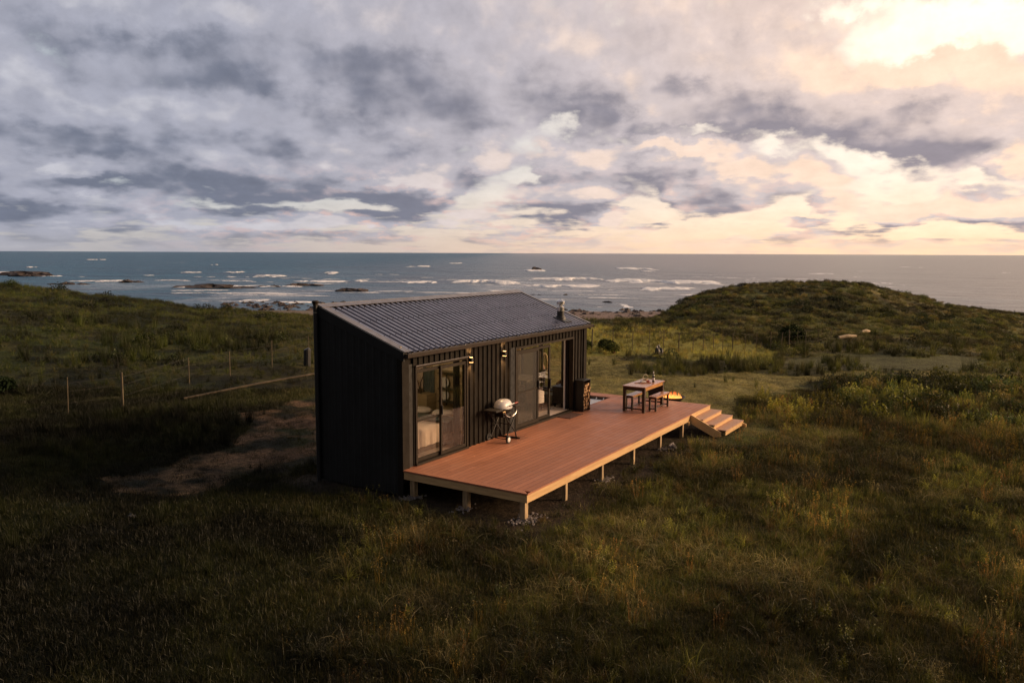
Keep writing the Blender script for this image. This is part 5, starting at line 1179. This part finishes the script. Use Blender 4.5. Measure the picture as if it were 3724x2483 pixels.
# ------------------------------------------------------------------ person beyond the cabin, seen through both panes
def person(px_, py_, label, face):
    z0 = float(hgt(px_, py_)); root = thing('person', label, 'person', (px_, py_, z0)); M4 = Matrix.Translation((px_, py_, z0)) @ Matrix.Rotation(face, 4, 'Z')
    def skin(name, V, E_, m, root_i=0, sub=2, parent=root):
        me = D.meshes.new(name); me.from_pydata([tuple(M4 @ Vector(q[:3])) for q in V], E_, []); o = D.objects.new(name, me); S.collection.objects.link(o)
        sk = o.modifiers.new('skin', 'SKIN'); sk.use_smooth_shade = True; lay = me.skin_vertices[0].data
        for i, q in enumerate(V): lay[i].radius = (q[3], q[4] if len(q) > 4 else q[3])
        lay[root_i].use_root = True; ss = o.modifiers.new('sub', 'SUBSURF'); ss.levels = sub; ss.render_levels = sub
        dg = bpy.context.evaluated_depsgraph_get(); m2 = D.meshes.new_from_object(o.evaluated_get(dg)); D.objects.remove(o)
        mb = MB(); mb.v = [tuple(v_.co) for v_ in m2.vertices]; mb.f = [tuple(p_.vertices) for p_ in m2.polygons]; return obj(name, mb, m, parent, smooth=True)
    V = [(0, 0, .95, .14, .10), (0, 0, 1.10, .125, .09), (0, 0, 1.28, .15, .095), (0, 0, 1.42, .12, .08), (0, 0, 1.50, .055), (0, .01, 1.57, .052), (0, .015, 1.66, .078, .09), (0, .01, 1.74, .06, .07),
         (-.17, 0, 1.40, .05), (-.21, .02, 1.14, .04), (-.20, .12, .93, .03), (-.195, .16, .87, .026, .036), (.17, 0, 1.40, .05), (.21, .02, 1.14, .04), (.20, .12, .93, .03), (.195, .16, .87, .026, .036),
         (-.09, 0, .86, .085), (-.10, .01, .50, .06), (-.10, -.01, .10, .042), (-.10, .10, .03, .035, .03), (.09, 0, .86, .085), (.10, .01, .50, .06), (.10, -.01, .10, .042), (.10, .10, .03, .035, .03)]
    E_ = [(0, 1), (1, 2), (2, 3), (3, 4), (4, 5), (5, 6), (6, 7), (3, 8), (8, 9), (9, 10), (10, 11), (3, 12), (12, 13), (13, 14), (14, 15), (0, 16), (16, 17), (17, 18), (18, 19), (0, 20), (20, 21), (21, 22), (22, 23)]
    for s_ in (-1, 1):           # fingers and thumb on each hand
        h0 = len(V); base = 11 if s_ < 0 else 15; c_ = (.195 * s_, .16, .87)
        for k, (o_, ln) in enumerate(((-.024, .055), (-.008, .066), (.008, .062), (.022, .048))):
            V += [(c_[0] + .004 * s_, c_[1] + .012 + o_, c_[2] - .045, .009), (c_[0] - .006 * s_, c_[1] + .02 + o_, c_[2] - .045 - ln * .55, .008), (c_[0] - .022 * s_, c_[1] + .02 + o_, c_[2] - .045 - ln, .007)]
            j = len(V) - 3; E_ += [(base, j), (j, j + 1), (j + 1, j + 2)]
        V += [(c_[0] - .018 * s_, c_[1] + .042, c_[2] - .02, .010), (c_[0] - .03 * s_, c_[1] + .052, c_[2] - .05, .008)]; j = len(V) - 2; E_ += [(base, j), (j, j + 1)]
    skin('body', V, E_, M['skin'])
    skin('knit_coat', [(0, 0, .80, .19, .13), (0, 0, .95, .165, .12), (0, 0, 1.12, .15, .11), (0, 0, 1.30, .175, .115), (0, 0, 1.44, .13, .09), (-.18, 0, 1.41, .066), (-.22, .02, 1.14, .055), (-.21, .12, .94, .045), (.18, 0, 1.41, .066), (.22, .02, 1.14, .055), (.21, .12, .94, .045)],
         [(0, 1), (1, 2), (2, 3), (3, 4), (4, 5), (5, 6), (6, 7), (4, 8), (8, 9), (9, 10)], M['coat'])
    skin('trousers', [(0, 0, .90, .16, .115), (-.09, 0, .80, .095), (-.10, .01, .50, .072), (-.10, -.01, .09, .06), (.09, 0, .80, .095), (.10, .01, .50, .072), (.10, -.01, .09, .06)], [(0, 1), (1, 2), (2, 3), (0, 4), (4, 5), (5, 6)], M['jeans'])
    hm = MB(); hm.lathe((0, -.005, 1.60), [(.075, -.05), (.098, .02), (.104, .08), (.09, .14), (.05, .18), (.01, .19)], 18); hm.v = [tuple(M4 @ Vector(q)) for q in hm.v if True]
    hm.v = [q for q in hm.v]; obj('hair', hm, M['hair'], root, smooth=True)
    fm = MB(); fm.lathe((0, .105, 1.63), [(.004, .02), (.016, 0), (.012, -.012)], 8, 1, .8); fm.lathe((0, .098, 1.592), [(.02, -.004), (.02, .004)], 8, 1, .3)
    for s_ in (-1, 1): fm.lathe((.03 * s_, .096, 1.655), [(.010, -.005), (.010, .005)], 8, 1, .6); fm.lathe((.088 * s_, .01, 1.645), [(.012, -.025), (.016, .0), (.010, .025)], 8, .6, 1)
    fm.v = [tuple(M4 @ Vector(q)) for q in fm.v]; obj('face_features', fm, M['skin'], root)
person(13.0, 4.15, 'person in a beige knit coat with dark hair standing on the grass behind the cabin', -1.2)
bpy.context.view_layer.update()
il2 = D.lights.new('living_fill_light', 'POINT'); il2.energy = 16; il2.color = (1, .74, .46); il2.shadow_soft_size = .1  # added fill light to brighten the living end; no lamp known there
lamp2 = thing('fill_pendant', 'small pendant lamp added over the breakfast table to brighten the living end', 'lamp', (7.1, 1.35, 2.2))
obj('lamp_shade', MB().lathe((7.1, 1.35, 2.15), [(.02, .14), (.05, .10), (.11, 0), (.105, -.01)], 18), M['black'], lamp2, smooth=True); obj('cord', MB().tube([(7.1, 1.35, 2.28), (7.1, 1.35, 2.80)], .006, 6), M['black'], lamp2)
ilo2 = D.objects.new('living_fill_light', il2); S.collection.objects.link(ilo2); ilo2.parent = lamp2; ilo2.location = (0, 0, -.12)

obj('bulkhead', MB().box(3.16, 3.29, .14, 1.62, 1.64, 1.76), M['cane'], cab, bevel=.004)
solo('hanging_throw', sheet(lambda s, t: (3.27 - .02 * math.sin(s * 26), 1.66 + s * .34, .70 + t * .95), 30, 6), M['teal'], 'dark throw hanging on the partition beyond the bed', 'throw')
solo('linen_panel', sheet(lambda s, t: (3.26 - .015 * math.sin(s * 31), 2.02 + s * .30, .40 + t * 1.6), 30, 6), M['linen'], 'pale linen panel hanging by the back wall beyond the bed', 'curtain')
solo('pot_plant', MB().lathe((3.05, 1.95, 1.02), [(.05, 0), (.07, .10), (.06, .10)], 14).tube([(3.05, 1.95, 1.1), (3.02, 1.9, 1.3), (2.98, 1.8, 1.45)], .012, 5).tube([(3.05, 1.95, 1.1), (3.06, 2.02, 1.3), (3.02, 2.12, 1.42)], .012, 5), M['tabledark'], 'dark potted branch on a low cupboard beyond the bed', 'plant pot')
solo('cupboard', MB().box(2.9, 3.28, 1.62, 2.33, .035, 1.015), M['ply'], 'low ply cupboard behind the bed by the back wall', 'cupboard', bevel=.004)
